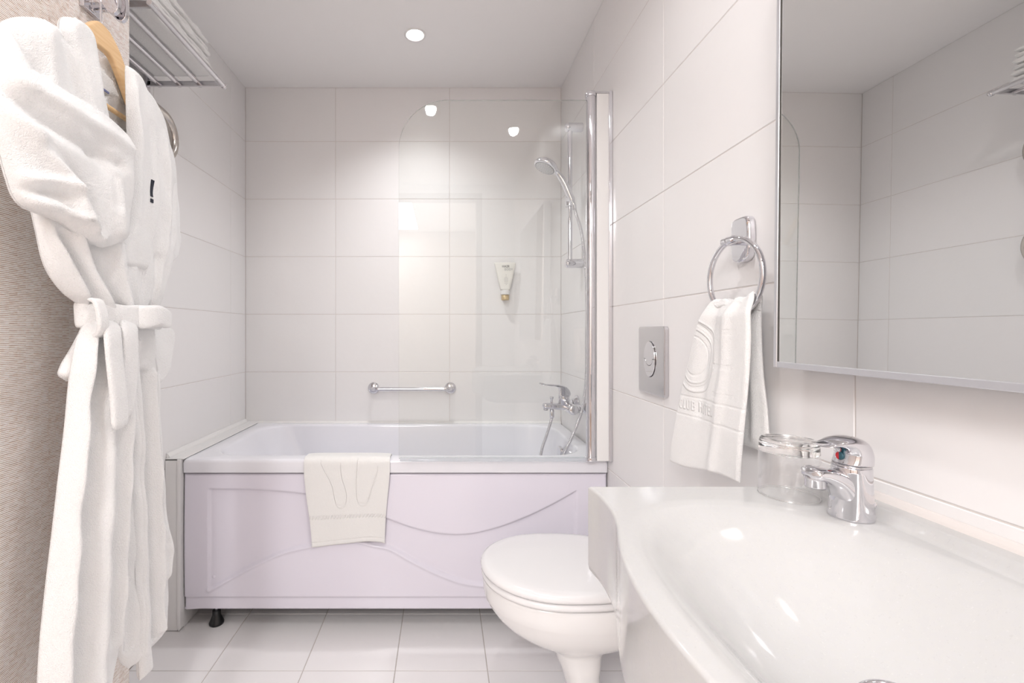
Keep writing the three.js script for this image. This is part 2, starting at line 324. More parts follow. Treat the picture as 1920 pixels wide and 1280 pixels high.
// ------------------------------------------------------------------ bathtub
const TX0 = -.98, TX1 = XR - .001, TZ1 = -1.722, TZ0 = ZB + .001, RIM = .642;
{
  const t = thing('bathtub', 'white acrylic bathtub with a lavender tinge and wavy moulded front panel', 'bathtub', [0, 0, 0]);
  const R = (i, y, r = .012) => roundRect(TX0 + i, TX1 - i, TZ0 + i, TZ1 - i, r, y);
  const I = (k, y) => {                                        // inner opening narrowing downwards, back rest slopes at the left
    const a = .075 + .30 * k, b = .07 + .09 * k, c = .055 + .075 * k, d = .065 + .075 * k;
    return roundRect(TX0 + a, TX1 - b, TZ0 + c, TZ1 - d, .13 - .03 * k, y);
  };
  const rings = [R(.006, RIM - .05), R(0, RIM - .05), R(0, RIM - .014), R(.003, RIM - .005), R(.01, RIM)];
  rings.push(I(-.12, RIM), I(-.06, RIM - .001), I(-.02, RIM - .005), I(0, RIM - .012), I(.03, RIM - .03));
  for (let k = 1; k <= 10; k++) { const q = k / 10; rings.push(I(.03 + .67 * q, RIM - .03 - .33 * q)); }
  rings.push(I(.8, .235), I(.95, .218), I(1.15, .212));
  part('basin', loft(rings, false, true), M.acrylicWhite, t);
  // front panel with a recessed field between two waves
  const up = [[-.882, .528], [-.722, .526], [-.522, .51], [-.362, .476], [-.202, .414], [-.102, .38], [-.002, .36], [.098, .36], [.198, .382], [.298, .418], [.398, .464], [.5, .52]];
  const low = [[-.882, .148], [-.802, .194], [-.702, .248], [-.602, .292], [-.522, .312], [-.422, .332], [-.342, .338], [-.262, .32], [-.202, .308], [-.122, .264], [-.022, .214], [.078, .178], [.148, .168], [.258, .158], [.5, .15]];
  const outline = [...curve(up.map(p => [...p, 0])).getPoints(90), ...curve(low.map(p => [...p, 0])).getPoints(90).reverse()].map(p => [p.x, p.y]);
  const loop = [...outline, outline[0]], lowLine = curve(low.map(p => [...p, 0])).getPoints(90).map(p => [p.x, p.y]);
  const inside = (x, y) => { let c = false; for (let i = 0, j = outline.length - 1; i < outline.length; j = i++) { const [xi, yi] = outline[i], [xj, yj] = outline[j]; if ((yi > y) !== (yj > y) && x < (xj - xi) * (y - yi) / (yj - yi) + xi) c = !c; } return c; };
  const nx = 400, ny = 150, pos = [], idx = [], x0 = TX0 + .001, x1 = TX1 - .002, y0 = .078, y1 = RIM - .054;
  for (let j = 0; j <= ny; j++) for (let i = 0; i <= nx; i++) {
    const x = x0 + (x1 - x0) * i / nx, y = y0 + (y1 - y0) * j / ny, d = distTo(loop, x, y) * (inside(x, y) ? 1 : -1);
    const edge = Math.min(x - x0, x1 - x, y1 - y), bow = .004 * Math.sin((y - y0) / (y1 - y0) * Math.PI);
    const z = TZ1 - .008 + bow - .010 * smooth(-.004, .006, d) + (Math.abs(d) < .03 ? .0045 * Math.exp(-(((distTo(lowLine, x, y) * Math.sign(d) + .003) / .006) ** 2)) : 0) - .006 * (1 - smooth(.116, .124, y)) - .01 * (1 - smooth(0, .008, edge)) ** 2;
    pos.push(x, y + (y < .1 ? -.006 * (1 - smooth(-.975, -.86, x)) : 0), z);
  }
  for (let j = 0; j < ny; j++) for (let i = 0; i < nx; i++) { const a = j * (nx + 1) + i; idx.push(a, a + 1, a + nx + 2, a, a + nx + 2, a + nx + 1); }
  const face = fromIndex(pos, idx);
  const turn = box(x0, x1, y0 - .004, y0, TZ1 - .034, TZ1 - .015);
  const bodyBack = box(x0, x1, y0 + .004, y1, TZ1 - .040, TZ1 - .036);
  face.setAttribute('uv', new THREE.Float32BufferAttribute(new Float32Array(pos.length / 3 * 2), 2));
  part('front_panel', merge([face, turn, bodyBack]), M.acrylic, t);
  const cap = part('screw_cap', lathe([[0, .005], [.005, .004], [.0075, 0]], 20), M.acrylic, t); cap.rotation.x = Math.PI / 2; cap.position.set(-.868, .194, TZ1 - .0165);
  const foot = part('foot', lathe([[0, 0], [.026, 0], [.027, .006], [.021, .018], [.015, .034], [.0145, .052], [0, .052]], 28), M.black, t, 'black plastic foot'); foot.position.set(-.871, .001, -1.765);
  const rod = part('threaded_rod', bar([0, .052, 0], [0, .22, 0], .006), M.chromeSoft, foot);
  const of_ = part('overflow_cap', extrude(splineShape([[-.03, -.026], [0, -.03], [.03, -.026], [.034, 0], [.03, .026], [0, .03], [-.03, .026], [-.034, 0], [-.03, -.026]]), .018, .005), M.chrome, t, 'chrome overflow cap'); of_.rotation.y = -Math.PI / 2; of_.position.set(.527, .575, -2.06);
}
{
  const t = thing('pipe_boxing', 'narrow cream white boxed filler between the bathtub end and the left wall', 'panel', [0, 0, 0]);
  part('front_board', box(XL + .001, TX0 - .014, .002, RIM - .004, TZ1 - .016, TZ1 + .004, .002), M.plastic, t);
  const cs = part('corner_strip', extrude([[TX0 - .0135, .012], [TX0 - .007, .002], [TX0 - .001, .012], [TX0 - .001, RIM + .001], [TX0 - .0135, RIM + .001]], .03, .0015), M.plastic, t); cs.position.z = TZ1 - .006;
  part('side_board', box(TX0 - .012, TX0 - .003, .002, RIM - .04, ZB + .01, TZ1 - .02), M.plastic, t);
  part('top_board', box(XL + .001, TX0 + .010, RIM + .0005, RIM + .004, ZB + .002, TZ1 + .003, .002), M.plastic, t);
}
const bead = struct('trim_1');
part('sealing_bead', merge([extrude([[0, 0], [.014, 0], [.012, .004], [.004, .011], [0, .012]], 1.66, .0008).rotateY(-Math.PI / 2).translate(XL + .831, RIM - .003, ZB + .0005)]), M.plastic, bead);
const bead2 = struct('trim_2');
part('sealing_bead', extrude([[0, 0], [.016, 0], [.014, .006], [.005, .016], [0, .018]], .69, .0008).translate(XL + .0008, RIM + .004, (ZB + TZ1) / 2), M.plastic, bead2);

// ------------------------------------------------------------------ glass bath screen
{
  const t = thing('bath_screen', 'frameless clear glass bath screen with one rounded top corner on a chrome hinge post', 'shower screen', [0, 0, 0]);
  const s = new THREE.Shape(), x0 = -.164, x1 = .536, y0 = .652, y1 = 1.977, r = .18;
  s.moveTo(x0, y0); s.lineTo(x1, y0); s.lineTo(x1, y1); s.lineTo(x0 + r, y1); s.absarc(x0 + r, y1 - r, r, Math.PI / 2, Math.PI, false); s.lineTo(x0, y0);
  const g = new THREE.ExtrudeGeometry(s, { depth: .006, bevelEnabled: false, curveSegments: 32 }).translate(0, 0, -1.703);
  part('glass_pane', g, [M.glass, M.glassEdge], t);
  part('bottom_seal', box(x0 + .004, x1, RIM + .0005, y0 + .004, -1.705, -1.692, .001), M.seal, t);
  part('hinge_post', lathe([[0, .001], [.0165, .001], [.0165, 1.345], [0, 1.345]], 40), M.chrome, t).position.set(.546, RIM + .012, -1.70);
  const cap = [[0, 0], [.0185, 0], [.0195, .002], [.0195, .014], [.018, .017], [0, .017]];
  part('post_cap', lathe(cap, 40), M.chrome, t).position.set(.546, 1.988, -1.70);
  part('post_cap', lathe(cap, 40), M.chrome, t).position.set(.546, RIM + .001, -1.70);
  part('wall_profile', box(.566, .611, RIM + .002, 1.998, -1.712, -1.690, .002), M.plastic, t, 'white wall profile');
  part('wall_channel', box(.608, XR - .0005, RIM + .002, 2.003, -1.722, -1.681, .002), M.chrome, t);
  part('profile_cap', box(.56, XR - .0008, 1.998, 2.0035, -1.714, -1.688, .001), M.chromeSoft, t);
}

// ------------------------------------------------------------------ shower rail, hand shower, hose, mixer
{
  const t = thing('shower_rail', 'vertical chrome shower rail on the right wall behind the glass', 'shower rail', [0, 0, 0]);
  const D = -2.05, X = .566;
  part('rail', bar([X, 1.43, D], [X, 2.03, D], .0105), M.chrome, t);
  for (const y of [2.032, 1.425]) {
    const b = part('wall_bracket', merge([lathe([[0, -.001], [.0185, -.001], [.0205, .003], [.0205, .066], [.017, .074], [.008, .079], [0, .08]], 32).rotateZ(Math.PI / 2).translate(XR, y, D)]), M.chrome, t);
  }
  const sl = part('slider', merge([lathe([[0, -.022], [.019, -.022], [.021, -.018], [.021, .018], [.019, .022], [0, .022]], 28).translate(X, 1.70, D), bar([X, 1.70, D], [X - .012, 1.715, D + .038], .014)]), M.chrome, t);
  part('slider_knob', lathe([[0, 0], [.013, 0], [.016, .004], [.016, .014], [.012, .019], [0, .02]], 24).rotateX(-Math.PI / 2).rotateY(Math.PI).translate(X + .004, 1.70, D - .018), M.chrome, sl);
}
const holdZ = -2.008, hs0 = V(.572, 1.672, holdZ), hs1 = V(.556, 1.712, holdZ), hs2 = V(.525, 1.778, holdZ + .002), hs3 = V(.490, 1.822, holdZ + .006), hs4 = V(.455, 1.846, holdZ + .012);
{
  const t = thing('hand_shower', 'chrome hand shower resting tilted in the holder of the shower rail', 'shower head', [0, 0, 0]);
  const c = curve([hs0, hs1, hs2, hs3, hs4]), n = 40, rings = [];
  for (let j = 0; j <= n; j++) {
    const q = j / n, p = c.getPointAt(q), tan = c.getTangentAt(q), s = V(0, 0, 1), u = s.clone().cross(tan).normalize(), ring = [];
    const r = q < .08 ? .0095 : q < .7 ? .0125 + .0025 * Math.sin((q - .08) / .62 * Math.PI) : .0125 + .010 * smooth(.7, 1, q), f = 1 - .30 * smooth(.6, 1, q);
    for (let i = 0; i < 20; i++) { const a = i / 20 * Math.PI * 2; ring.push(p.clone().addScaledVector(u, r * f * Math.cos(a)).addScaledVector(s, r * (2 - f) * Math.sin(a))); }
    rings.push(ring);
  }
  part('handle', loft(rings), M.chrome, t);
  const nrm = V(-.44, -.89, .07).normalize(), q = new THREE.Quaternion().setFromUnitVectors(V(0, 1, 0), nrm.clone().negate());
  const head = part('spray_head', lathe([[0, -.014], [.046, -.014], [.051, -.012], [.053, -.006], [.052, .002], [.044, .012], [.028, .021], [.012, .025], [0, .026]], 48), M.chrome, t);
  head.quaternion.copy(q); head.position.set(.447, 1.842, holdZ + .014);
  const plate = part('spray_plate', lathe([[0, -.0165], [.040, -.0162], [.0445, -.014], [0, -.013]], 48), std(.60, .60, .61, .3, { metalness: .5 }), head, 'matt grey spray plate');
  const nz = [new THREE.SphereGeometry(.0016, 8, 6).translate(0, -.0166, 0)];
  for (const [r, k] of [[.011, 6], [.021, 12], [.031, 18], [.039, 22]]) for (let i = 0; i < k; i++) { const a = i / k * 6.2832; nz.push(new THREE.SphereGeometry(.0016, 8, 6).translate(r * Math.cos(a), -.0164, r * Math.sin(a))); }
  const z = part('nozzle', merge(nz), M.greyInk, plate); z.userData.kind = 'stuff';
}
{
  const path = [[.5725, 1.668, holdZ], [.578, 1.635, -2.0], [.592, 1.56, -1.975], [.602, 1.42, -1.95], [.606, 1.26, -1.94], [.606, 1.08, -1.94], [.602, .90, -1.94], [.588, .79, -1.945], [.558, .70, -1.95], [.52, .605, -1.965], [.48, .51, -1.99], [.45, .475, -2.01], [.432, .51, -2.03], [.437, .585, -2.045], [.462, .66, -2.05], [.479, .715, -2.05], [.485, .742, -2.05]];
  const c = curve(path), L = c.getLength(), n = Math.round(L / .0058) * 5, fr = 12, rings = [];
  const ref = V(0, 0, 1);
  for (let j = 0; j <= n; j++) {
    const p = c.getPointAt(j / n), tan = c.getTangentAt(j / n), u = ref.clone().cross(tan).normalize(), w = tan.clone().cross(u), r = .0071 - .0024 * Math.pow(Math.abs(Math.cos(j / 5 * Math.PI)), 4), ring = [];
    for (let i = 0; i < fr; i++) { const a = i / fr * 6.28318; ring.push(p.clone().addScaledVector(u, r * Math.cos(a)).addScaledVector(w, r * Math.sin(a))); }
    rings.push(ring);
  }
  const t = thing('shower_hose', 'ribbed metal shower hose hanging in a loop from the hand shower to the bath mixer', 'hose');
  part('hose', loft(rings), M.chromeSoft, t);
  part('hose_nut', lathe([[0, 0], [.0085, 0], [.0105, .008], [.0105, .03], [.009, .036], [0, .036]], 20), M.chrome, t).position.set(.485, .735, -2.05);
  const nut = part('hose_nut', bar([.5735, 1.655, -2.006], [.572, 1.675, holdZ], .0095), M.chrome, t);
}
{
  const t = thing('bath_mixer', 'chrome single lever bath mixer on the right wall over the bathtub', 'tap', [0, 0, 0]);
  const y = .787, zc = -2.05;
  for (const dz of [-.075, .075]) part('wall_flange', merge([lathe([[0, 0], [.033, 0], [.032, .006], [.022, .02], [.015, .024], [0, .024]], 32).rotateZ(Math.PI / 2).translate(XR - .0005, y + .008, zc + dz), bar([XR - .02, y + .006, zc + dz], [.562, y, zc + dz], .0125), lathe([[0, -.014], [.0175, -.014], [.019, -.01], [.019, .01], [.0175, .014], [0, .014]], 6).rotateZ(Math.PI / 2).translate(.583, y + .003, zc + dz)]), M.chrome, t);
  part('body', merge([lathe([[0, -.102], [.017, -.102], [.0215, -.095], [.0225, -.06], [.0245, 0], [.0225, .06], [.0215, .095], [.017, .102], [0, .102]], 32).rotateX(Math.PI / 2).translate(.556, y, zc)]), M.chrome, t);
  const sp = [];
  for (let j = 0; j <= 22; j++) {
    const q = j / 22, x = .56 - .118 * q, hy = .0165 - .0045 * q, hz = .021 - .004 * q, e = Math.sqrt(Math.max(0, 1 - Math.max(0, (q - .9) / .1) ** 2)) * .9 + .1, ring = [];
    for (let i = 0; i < 24; i++) { const a = i / 24 * 6.28318, ca = Math.cos(a), sa = Math.sin(a); ring.push(V(x, y + .004 * q + hy * e * Math.sign(sa) * Math.abs(sa) ** .6, zc + hz * e * Math.sign(ca) * Math.abs(ca) ** .6)); }
    sp.push(ring);
  }
  const spout = part('spout', loft(sp), M.chrome, t);
  part('aerator', lathe([[0, 0], [.010, 0], [.011, .006], [.011, .012], [0, .012]], 24).translate(.458, y - .016, zc), M.chromeSoft, spout);
  part('diverter', lathe([[0, 0], [.0055, 0], [.0055, .016], [.0085, .024], [.009, .029], [.007, .031], [0, .031]], 20).translate(.484, y + .014, zc), M.chrome, t);
  part('hose_outlet', lathe([[0, -.016], [.009, -.016], [.009, .0], [0, .0]], 20).translate(.485, y - .012, zc), M.chrome, t);
  part('cartridge_housing', lathe([[0, -.01], [.0245, -.01], [.0245, .028], [.0225, .031], [0, .031]], 32).translate(.538, y + .018, zc), M.chrome, t);
  const lev = part('lever', extrude(splineShape([[.5625, .834], [.566, .845], [.560, .862], [.545, .876], [.52, .884], [.48, .887], [.445, .8885], [.432, .888], [.45, .8835], [.49, .879], [.513, .870], [.518, .852], [.518, .834], [.54, .8335], [.5625, .834]]), .036, .007, { size: .004, seg: 5, curve: 80 }), M.chrome, t);
  lev.position.z = zc;
}

// ------------------------------------------------------------------ back wall fittings
{
  const t = thing('grab_bar', 'short chrome grab bar on the tiled wall above the bathtub', 'grab bar', [0, .825, ZB]);
  const x0 = -.366, x1 = .038, zz = .052;
  part('bar', tube([[x0, 0, .004], [x0, 0, .03], [x0 + .006, 0, .044], [x0 + .02, 0, zz], [x0 + .06, 0, zz], [-.164, 0, zz], [x1 - .06, 0, zz], [x1 - .02, 0, zz], [x1 - .006, 0, .044], [x1, 0, .03], [x1, 0, .004]], .0105, 120, 18), M.chrome, t);
  for (const x of [x0, x1]) part('rosette', lathe([[0, .001], [.029, .001], [.0305, .003], [.0295, .008], [.022, .013], [.011, .016], [0, .016]], 40).rotateX(Math.PI / 2).translate(x, 0, 0), M.chrome, t);
}
const font = await new FontLoader().loadAsync('fonts/droid/droid_sans_bold.typeface.json');
const fontThin = await new FontLoader().loadAsync('fonts/droid/droid_sans_regular.typeface.json');
function lettering(text, f, size, depth) { const g = new TextGeometry(text, { font: f, size, depth, curveSegments: 4, bevelEnabled: false }); g.computeBoundingBox(); return g; }
{
  const t = thing('soap_dispenser', 'cream white hair and body soap tube held upside down on the back wall', 'soap dispenser', [.323, 1.285, ZB]);
  const rings = [];
  for (let j = 0; j <= 24; j++) {
    const q = j / 24, y = .052 + .144 * q, hw = .0245 + .0325 * Math.pow(q, .92), hz = .019 - .0135 * q, ring = [];
    for (let i = 0; i < 40; i++) { const a = i / 40 * 6.28318, ca = Math.cos(a), sa = Math.sin(a); ring.push(V(hw * Math.sign(ca) * Math.abs(ca) ** .55, y, .026 + hz * Math.sign(sa) * Math.abs(sa) ** .8)); }
    rings.push(ring);
  }
  part('tube', loft(rings), M.cream, t);
  part('wall_holder', box(-.02, .02, .03, .15, .0005, .02, .003), M.plastic, t);
  part('collar', lathe([[0, .028], [.0225, .028], [.0235, .031], [.0235, .05], [.0225, .053], [0, .053]], 32).translate(0, 0, .026), M.plastic, t);
  part('cap', lathe([[0, 0], [.0175, 0], [.0195, .003], [.0205, .028], [0, .028]], 32).translate(0, 0, .026), M.gold, t, 'gold cap');
  const zAt = y => .026 + (.019 - .0135 * (y - .052) / .144) + .0004, lean = Math.atan(.0135 / .144);
  const put = (g, x, y, m, n) => { g.rotateX(-lean); g.translate(x, y, zAt(y)); return part(n, g, m, t); };
  put(lettering('HAIR', fontThin, .0125, .0005), -.018, .169, M.ink, 'lettering');
  put(lettering('BODY', fontThin, .0125, .0005), -.006, .153, M.greyInk, 'lettering');
  const lines = [];
  [[.132, .004], [.126, .003], [.119, .012], [.112, .020], [.105, .021], [.097, .020], [.088, .018], [.080, .006]].forEach(([y, w]) => lines.push(new THREE.BoxGeometry(w, .0016, .0006).translate(0, y, zAt(y))));
  part('small_print', merge(lines).translate(.003, 0, 0), M.greyInk, t);
}

// ------------------------------------------------------------------ toilet and flush plate
{
  const t = thing('toilet', 'white toilet with closed lid between the bathtub and the washbasin', 'toilet', [0, 0, -1.345]);
  const egg = (xf, xb, hw, y, ex = 2.0, n = 64) => { const xc = xf + (xb - xf) * .46, out = []; for (let i = 0; i < n; i++) { const a = i / n * 6.283185, ca = Math.cos(a), sa = Math.sin(a), back = ca < 0; const e = back ? 2.7 : ex; out.push(V(back ? xc + (xb - xc) * Math.abs(ca) ** (2 / e) : xc - (xc - xf) * Math.abs(ca) ** (2 / e), y, hw * Math.sign(sa) * Math.abs(sa) ** (2 / e))); } return out; };
  const bowl = [[.125, .615, .178, .408], [.119, .617, .183, .403], [.117, .618, .184, .392], [.118, .618, .1835, .372], [.121, .617, .182, .356], [.126, .615, .179, .350], [.131, .610, .176, .338], [.148, .598, .166, .314], [.172, .578, .150, .290], [.204, .548, .130, .268], [.242, .515, .109, .249], [.276, .487, .091, .234], [.302, .468, .079, .221], [.319, .458, .073, .205], [.331, .453, .077, .176], [.342, .450, .073, .15], [.353, .449, .071, .115], [.363, .452, .072, .075], [.370, .458, .077, .035], [.371, .464, .083, .006], [.374, .462, .081, .0006]];
  part('bowl', loft(bowl.map(([a, b, w, y]) => egg(a, b, w, y, 2.05))), M.ceramic, t);
  part('outlet_pipe', merge([bar([.49, .29, 0], [XR - .001, .29, 0], .045, 32), bar([XR - .02, .29, 0], [XR - .001, .29, 0], .058, 32)]), M.ceramic, t);
  const seat = [[.122, .566, .178, .4085], [.114, .572, .1855, .411], [.112, .574, .187, .418], [.115, .573, .185, .4255], [.122, .57, .18, .428]];
  part('seat', loft(seat.map(a => egg(...a, 2.05))), M.seat, t);
  const lid = [[.119, .571, .18, .4295], [.112, .575, .1868, .432], [.110, .577, .1885, .439], [.113, .576, .1865, .447], [.124, .570, .178, .4525], [.145, .555, .162, .4545], [.18, .53, .136, .4562], [.24, .48, .09, .4572], [.31, .42, .03, .4575]];
  part('lid', loft(lid.map(a => egg(...a, 2.05))), M.seat, t);
  for (const z of [-.075, .075]) part('hinge', bar([.585, .424, z - .018], [.585, .424, z + .018], .013), M.seat, t);
}
{
  const t = thing('flush_plate', 'rectangular chrome dual flush plate on the right tiled wall above the toilet', 'flush plate', [XR, 1.037, -1.345]);
  const rr = (w, h, r) => { const s = new THREE.Shape(); s.moveTo(-w / 2 + r, -h / 2); s.lineTo(w / 2 - r, -h / 2); s.absarc(w / 2 - r, -h / 2 + r, r, -Math.PI / 2, 0); s.lineTo(w / 2, h / 2 - r); s.absarc(w / 2 - r, h / 2 - r, r, 0, Math.PI / 2); s.lineTo(-w / 2 + r, h / 2); s.absarc(-w / 2 + r, h / 2 - r, r, Math.PI / 2, Math.PI); s.lineTo(-w / 2, -h / 2 + r); s.absarc(-w / 2 + r, -h / 2 + r, r, Math.PI, Math.PI * 1.5); return s; };
  const toWall = g => g.rotateY(-Math.PI / 2);
  const plate = part('plate', toWall(extrude(rr(.166, .198, .009), .0135, .003).translate(0, 0, .0069)), M.chromeSoft, t);
  const oval = (w, h, d, b) => { const s = new THREE.Shape(); s.absellipse(0, 0, w, h, 0, Math.PI * 2, false); return extrude(s, d, b, { curve: 40 }); };
  part('button_surround', toWall(oval(.0368, .0528, .0016, .0004).translate(-.004, .003, .0140)), M.dark, plate);
  const low = new THREE.Shape(); low.moveTo(-.0355, 0); low.absellipse(0, 0, .0355, .0515, Math.PI, Math.PI * 2, false); low.lineTo(.0222, 0); low.absellipse(0, 0, .0222, .0195, 0, Math.PI, true); low.lineTo(-.0355, 0);
  part('button', toWall(extrude(low, .0036, .0009, { curve: 40, size: .0006 }).translate(-.004, .003, .0152)), M.chrome, t);
  const up = new THREE.Shape(); up.moveTo(.0208, 0); up.absellipse(0, 0, .0208, .0182, 0, -Math.PI, true); up.lineTo(-.0355, .0015); up.absellipse(0, .0015, .0355, .0505, Math.PI, 0, true); up.lineTo(.0208, .0015);
  part('button', toWall(extrude(up, .0036, .0009, { curve: 40, size: .0006 }).translate(-.004, .003, .0153)), M.chrome, t);
}

// ------------------------------------------------------------------ towel ring with hand towel
const ringC = V(.578, 1.228, -.912);
{
  const t = thing('towel_ring', 'chrome towel ring on a rounded wall plate beside the mirror', 'towel ring', [0, 0, 0]);
  const sh = splineShape([[0, .046], [.018, .0445], [.0265, .037], [.0295, .012], [.029, -.012], [.0245, -.036], [.014, -.0445], [0, -.046], [-.014, -.0445], [-.0245, -.036], [-.029, -.012], [-.0295, .012], [-.0265, .037], [-.018, .0445], [0, .046]]);
  part('wall_plate', extrude(sh, .017, .0055, { curve: 60, seg: 5 }).rotateY(-Math.PI / 2).translate(XR - .0088, 1.308, -.938), M.chrome, t);
  part('post', merge([bar([XR - .012, 1.306, -.938], [ringC.x, 1.303, -.930], .0085), new THREE.SphereGeometry(.0095, 20, 14).translate(ringC.x, 1.303, -.930)]), M.chrome, t);
  const ring = part('ring', new THREE.TorusGeometry(.0755, .0056, 18, 96), M.chrome, t);
  ring.position.copy(ringC); ring.rotation.set(0, Math.PI / 2 + .06, 0);
  part('ring_clamp', bar([ringC.x, 1.3035, -.945], [ringC.x, 1.3035, -.912], .0085), M.chrome, t);
}
const onRight = (d, y, n) => V(n, y, -d);                     // n is the room's x
const handTowelRelief = relief(1024, 1024, (g) => {           // (0,0) top left = far-top; x runs towards the camera
  const w = 1024, h = 1024, X = d => (1.10 - d) / .27 * w, Y = y => (1.205 - y) / .395 * h;
  g.filter = 'blur(2px)';
  const ring = (rx, ry, lw, c) => { g.strokeStyle = c; g.lineWidth = lw; g.beginPath(); g.ellipse(X(1.005), Y(1.068), rx / .27 * w, ry / .395 * h, 0, 0, 7); g.stroke(); };
  ring(.066, .078, 12, '#ffffff'); ring(.058, .070, 16, '#303030'); ring(.048, .059, 12, '#ffffff'); ring(.036, .043, 11, '#383838');
  g.fillStyle = '#5c5c5c'; g.fillRect(X(.943), Y(1.125), .075 / .27 * w, .012 / .395 * h); g.fillRect(X(.943), Y(1.055), .06 / .27 * w, .010 / .395 * h); g.fillRect(X(.943), Y(.998), .07 / .27 * w, .010 / .395 * h);
  g.fillStyle = '#404040'; g.fillRect(0, Y(.978), w, 11); g.fillRect(0, Y(.936), w, 11);
  g.fillStyle = '#ffffff'; g.font = 'bold 76px sans-serif'; g.textBaseline = 'middle'; g.fillText('CLUB HOTEL', X(1.054), Y(.957));
  g.fillStyle = '#3a3a3a'; g.fillRect(0, h - 46, w, 9); g.fillStyle = '#b8b8b8'; g.fillRect(0, h - 30, w, 26);
});
{
  const t = thing('hand_towel', 'white hand towel with a woven ring emblem hanging in the chrome towel ring', 'towel', [0, 0, 0]);
  const front = { near: [[.850, 1.193], [.841, 1.172], [.837, 1.12], [.840, 1.044], [.847, .964], [.853, .894], [.857, .828]], far: [[.962, 1.193], [.978, 1.178], [.991, 1.150], [1.015, 1.094], [1.048, 1.001], [1.071, .911], [1.088, .857], [1.094, .826]] };
  const dip = d => -.009 * Math.sin(clamp((d - .85) / .125) * Math.PI) + .0025 * Math.sin(d * 150);
  const base = (d, y) => .560 + .014 * smooth(1.15, 1.195, y) - .012 * smooth(.97, 1.09, d) - .006 * smooth(1.1, .85, y);
  const g = cloth(front.near, front.far, { base, front: -.0055, back: -.004, rad: .007, nu: 90, nv: 130, wob: -.001, place: onRight, unit: [1.10, .83, .81, 1.205], folds: [[-.007, .014, [[.90, 1.17], [.905, 1.05], [.93, .9], [.94, .83]]], [.006, .016, [[.945, 1.17], [.96, 1.1], [.99, .95]]], [-.004, .02, [[.985, 1.14], [1.02, 1.0]]]] });
  const p = g.attributes.position;                            // the hem rises and waves a little
  for (let i = 0; i < p.count; i++) { const d = -p.getZ(i), y = p.getY(i), k = smooth(.9, .82, y); p.setY(i, y + dip(d) * smooth(1.13, 1.19, y) + k * (.012 - .025 * clamp((d - .857) / .235) + .004 * Math.sin((d - .857) * 26))); }
  g.computeVertexNormals();
  const tm = std(.87, .86, .852, .95, { bumpMap: handTowelRelief, bumpScale: .0045, sheen: .3, sheenRoughness: .7, sheenColor: rgb(1, .97, .95) });
  part('front_flap', g, tm, t);
  const back = cloth([[.865, 1.190], [.868, 1.142], [.862, 1.042], [.850, .964], [.845, .905]], [[.945, 1.190], [.955, 1.142], [1.0, 1.042], [1.02, .964], [1.03, .895]], { base: .601, front: -.0045, back: -.004, rad: .007, nu: 50, nv: 90, wob: -.001, place: onRight, folds: [[-.006, .014, [[.89, 1.14], [.875, .92]]], [.005, .012, [[.905, 1.14], [.905, .92]]]] });
  part('back_flap', back, M.towel, t);
  // gathered over the bottom of the ring
  const over = band([[.567, 1.176, -.908], [.5695, 1.184, -.908], [.574, 1.188, -.908], [.581, 1.1895, -.908], [.589, 1.187, -.908], [.5955, 1.178, -.908], [.598, 1.165, -.908]], [0, 0, -1], q => .118 - .03 * smooth(.4, 1, q), .006, { n: 40, m: 40, move: (r) => { r.y += dip(-r.z) * .9; } });
  part('fold_over', over, M.towel, t);
}

// ------------------------------------------------------------------ mirror
{
  const t = thing('wall_mirror', 'large rectangular mirror in a slim silver frame above the washbasin', 'mirror', [0, 0, 0]);
  const TILT = -.0095, y0 = 1.060, y1 = 1.87, z0 = .03, z1 = -.790, xf = .5705;
  const g = geo => { geo.translate(-xf, -y0, 0); geo.rotateZ(TILT); geo.translate(xf, y0, 0); return geo; };
  part('backing', g(box(.585, .612, y0 + .014, y1 - .014, z1 + .014, z0 - .014)), M.dark, t);
  part('mirror_glass', g(box(xf, xf + .005, y0 + .006, y1 - .006, z1 + .006, z0 - .006)), M.mirror, t);
  part('shaded_gap_strip', g(merge([box(xf - .0012, xf + .006, y0 + .006, y1 - .006, z1 + .0065, z1 + .0085)])), M.dark, t);  // dark strip standing in for the shaded gap beside the frame
  for (const [a, b, c, d] of [[y0, y1, z1, z1 + .0075], [y0, y1, z0 - .0085, z0], [y0, y0 + .0095, z1 + .0075, z0 - .0085], [y1 - .0085, y1, z1 + .0075, z0 - .0085]])
    part('frame_bar', g(box(xf - .003, xf + .034, a, b, c, d, .0012)), M.alu, t);
}

// ------------------------------------------------------------------ washbasin
const DECK = .87, BC = [.388, .40];
const frontLine = [[.055, .2353], [.0943, .2393], [.1437, .2374], [.1902, .2288], [.2467, .2108], [.2971, .1972], [.3534, .1888], [.40, .187], [.4466, .1888], [.5029, .1972], [.5533, .2108], [.6098, .2288], [.6563, .2374], [.7057, .2393], [.745, .2353]];
const frontAt = (() => { const c = curve(frontLine.map(p => [p[0], p[1], 0])).getPoints(300).map(p => [p.x, p.y]); return d => { for (let i = 1; i < c.length; i++) if (d <= c[i][0]) { const k = (d - c[i - 1][0]) / (c[i][0] - c[i - 1][0]); return c[i - 1][1] + (c[i][1] - c[i - 1][1]) * k; } return c[c.length - 1][1]; }; })();
const bowlR = (x, d) => Math.pow(Math.pow(Math.abs(x - BC[0]) / .170, 2.4) + Math.pow(Math.abs(d - BC[1]) / .272, 2.4), 1 / 2.4);
const deckY = (x, d) => { const r = bowlR(x, d); const dish = r < 1 ? .100 * Math.pow(1 - Math.pow(r, 2.3), 1.5) : 0; return DECK - dish - .0035 * (1 - smooth(.96, 1.06, r)) + .013 * smooth(.578, .590, x); };
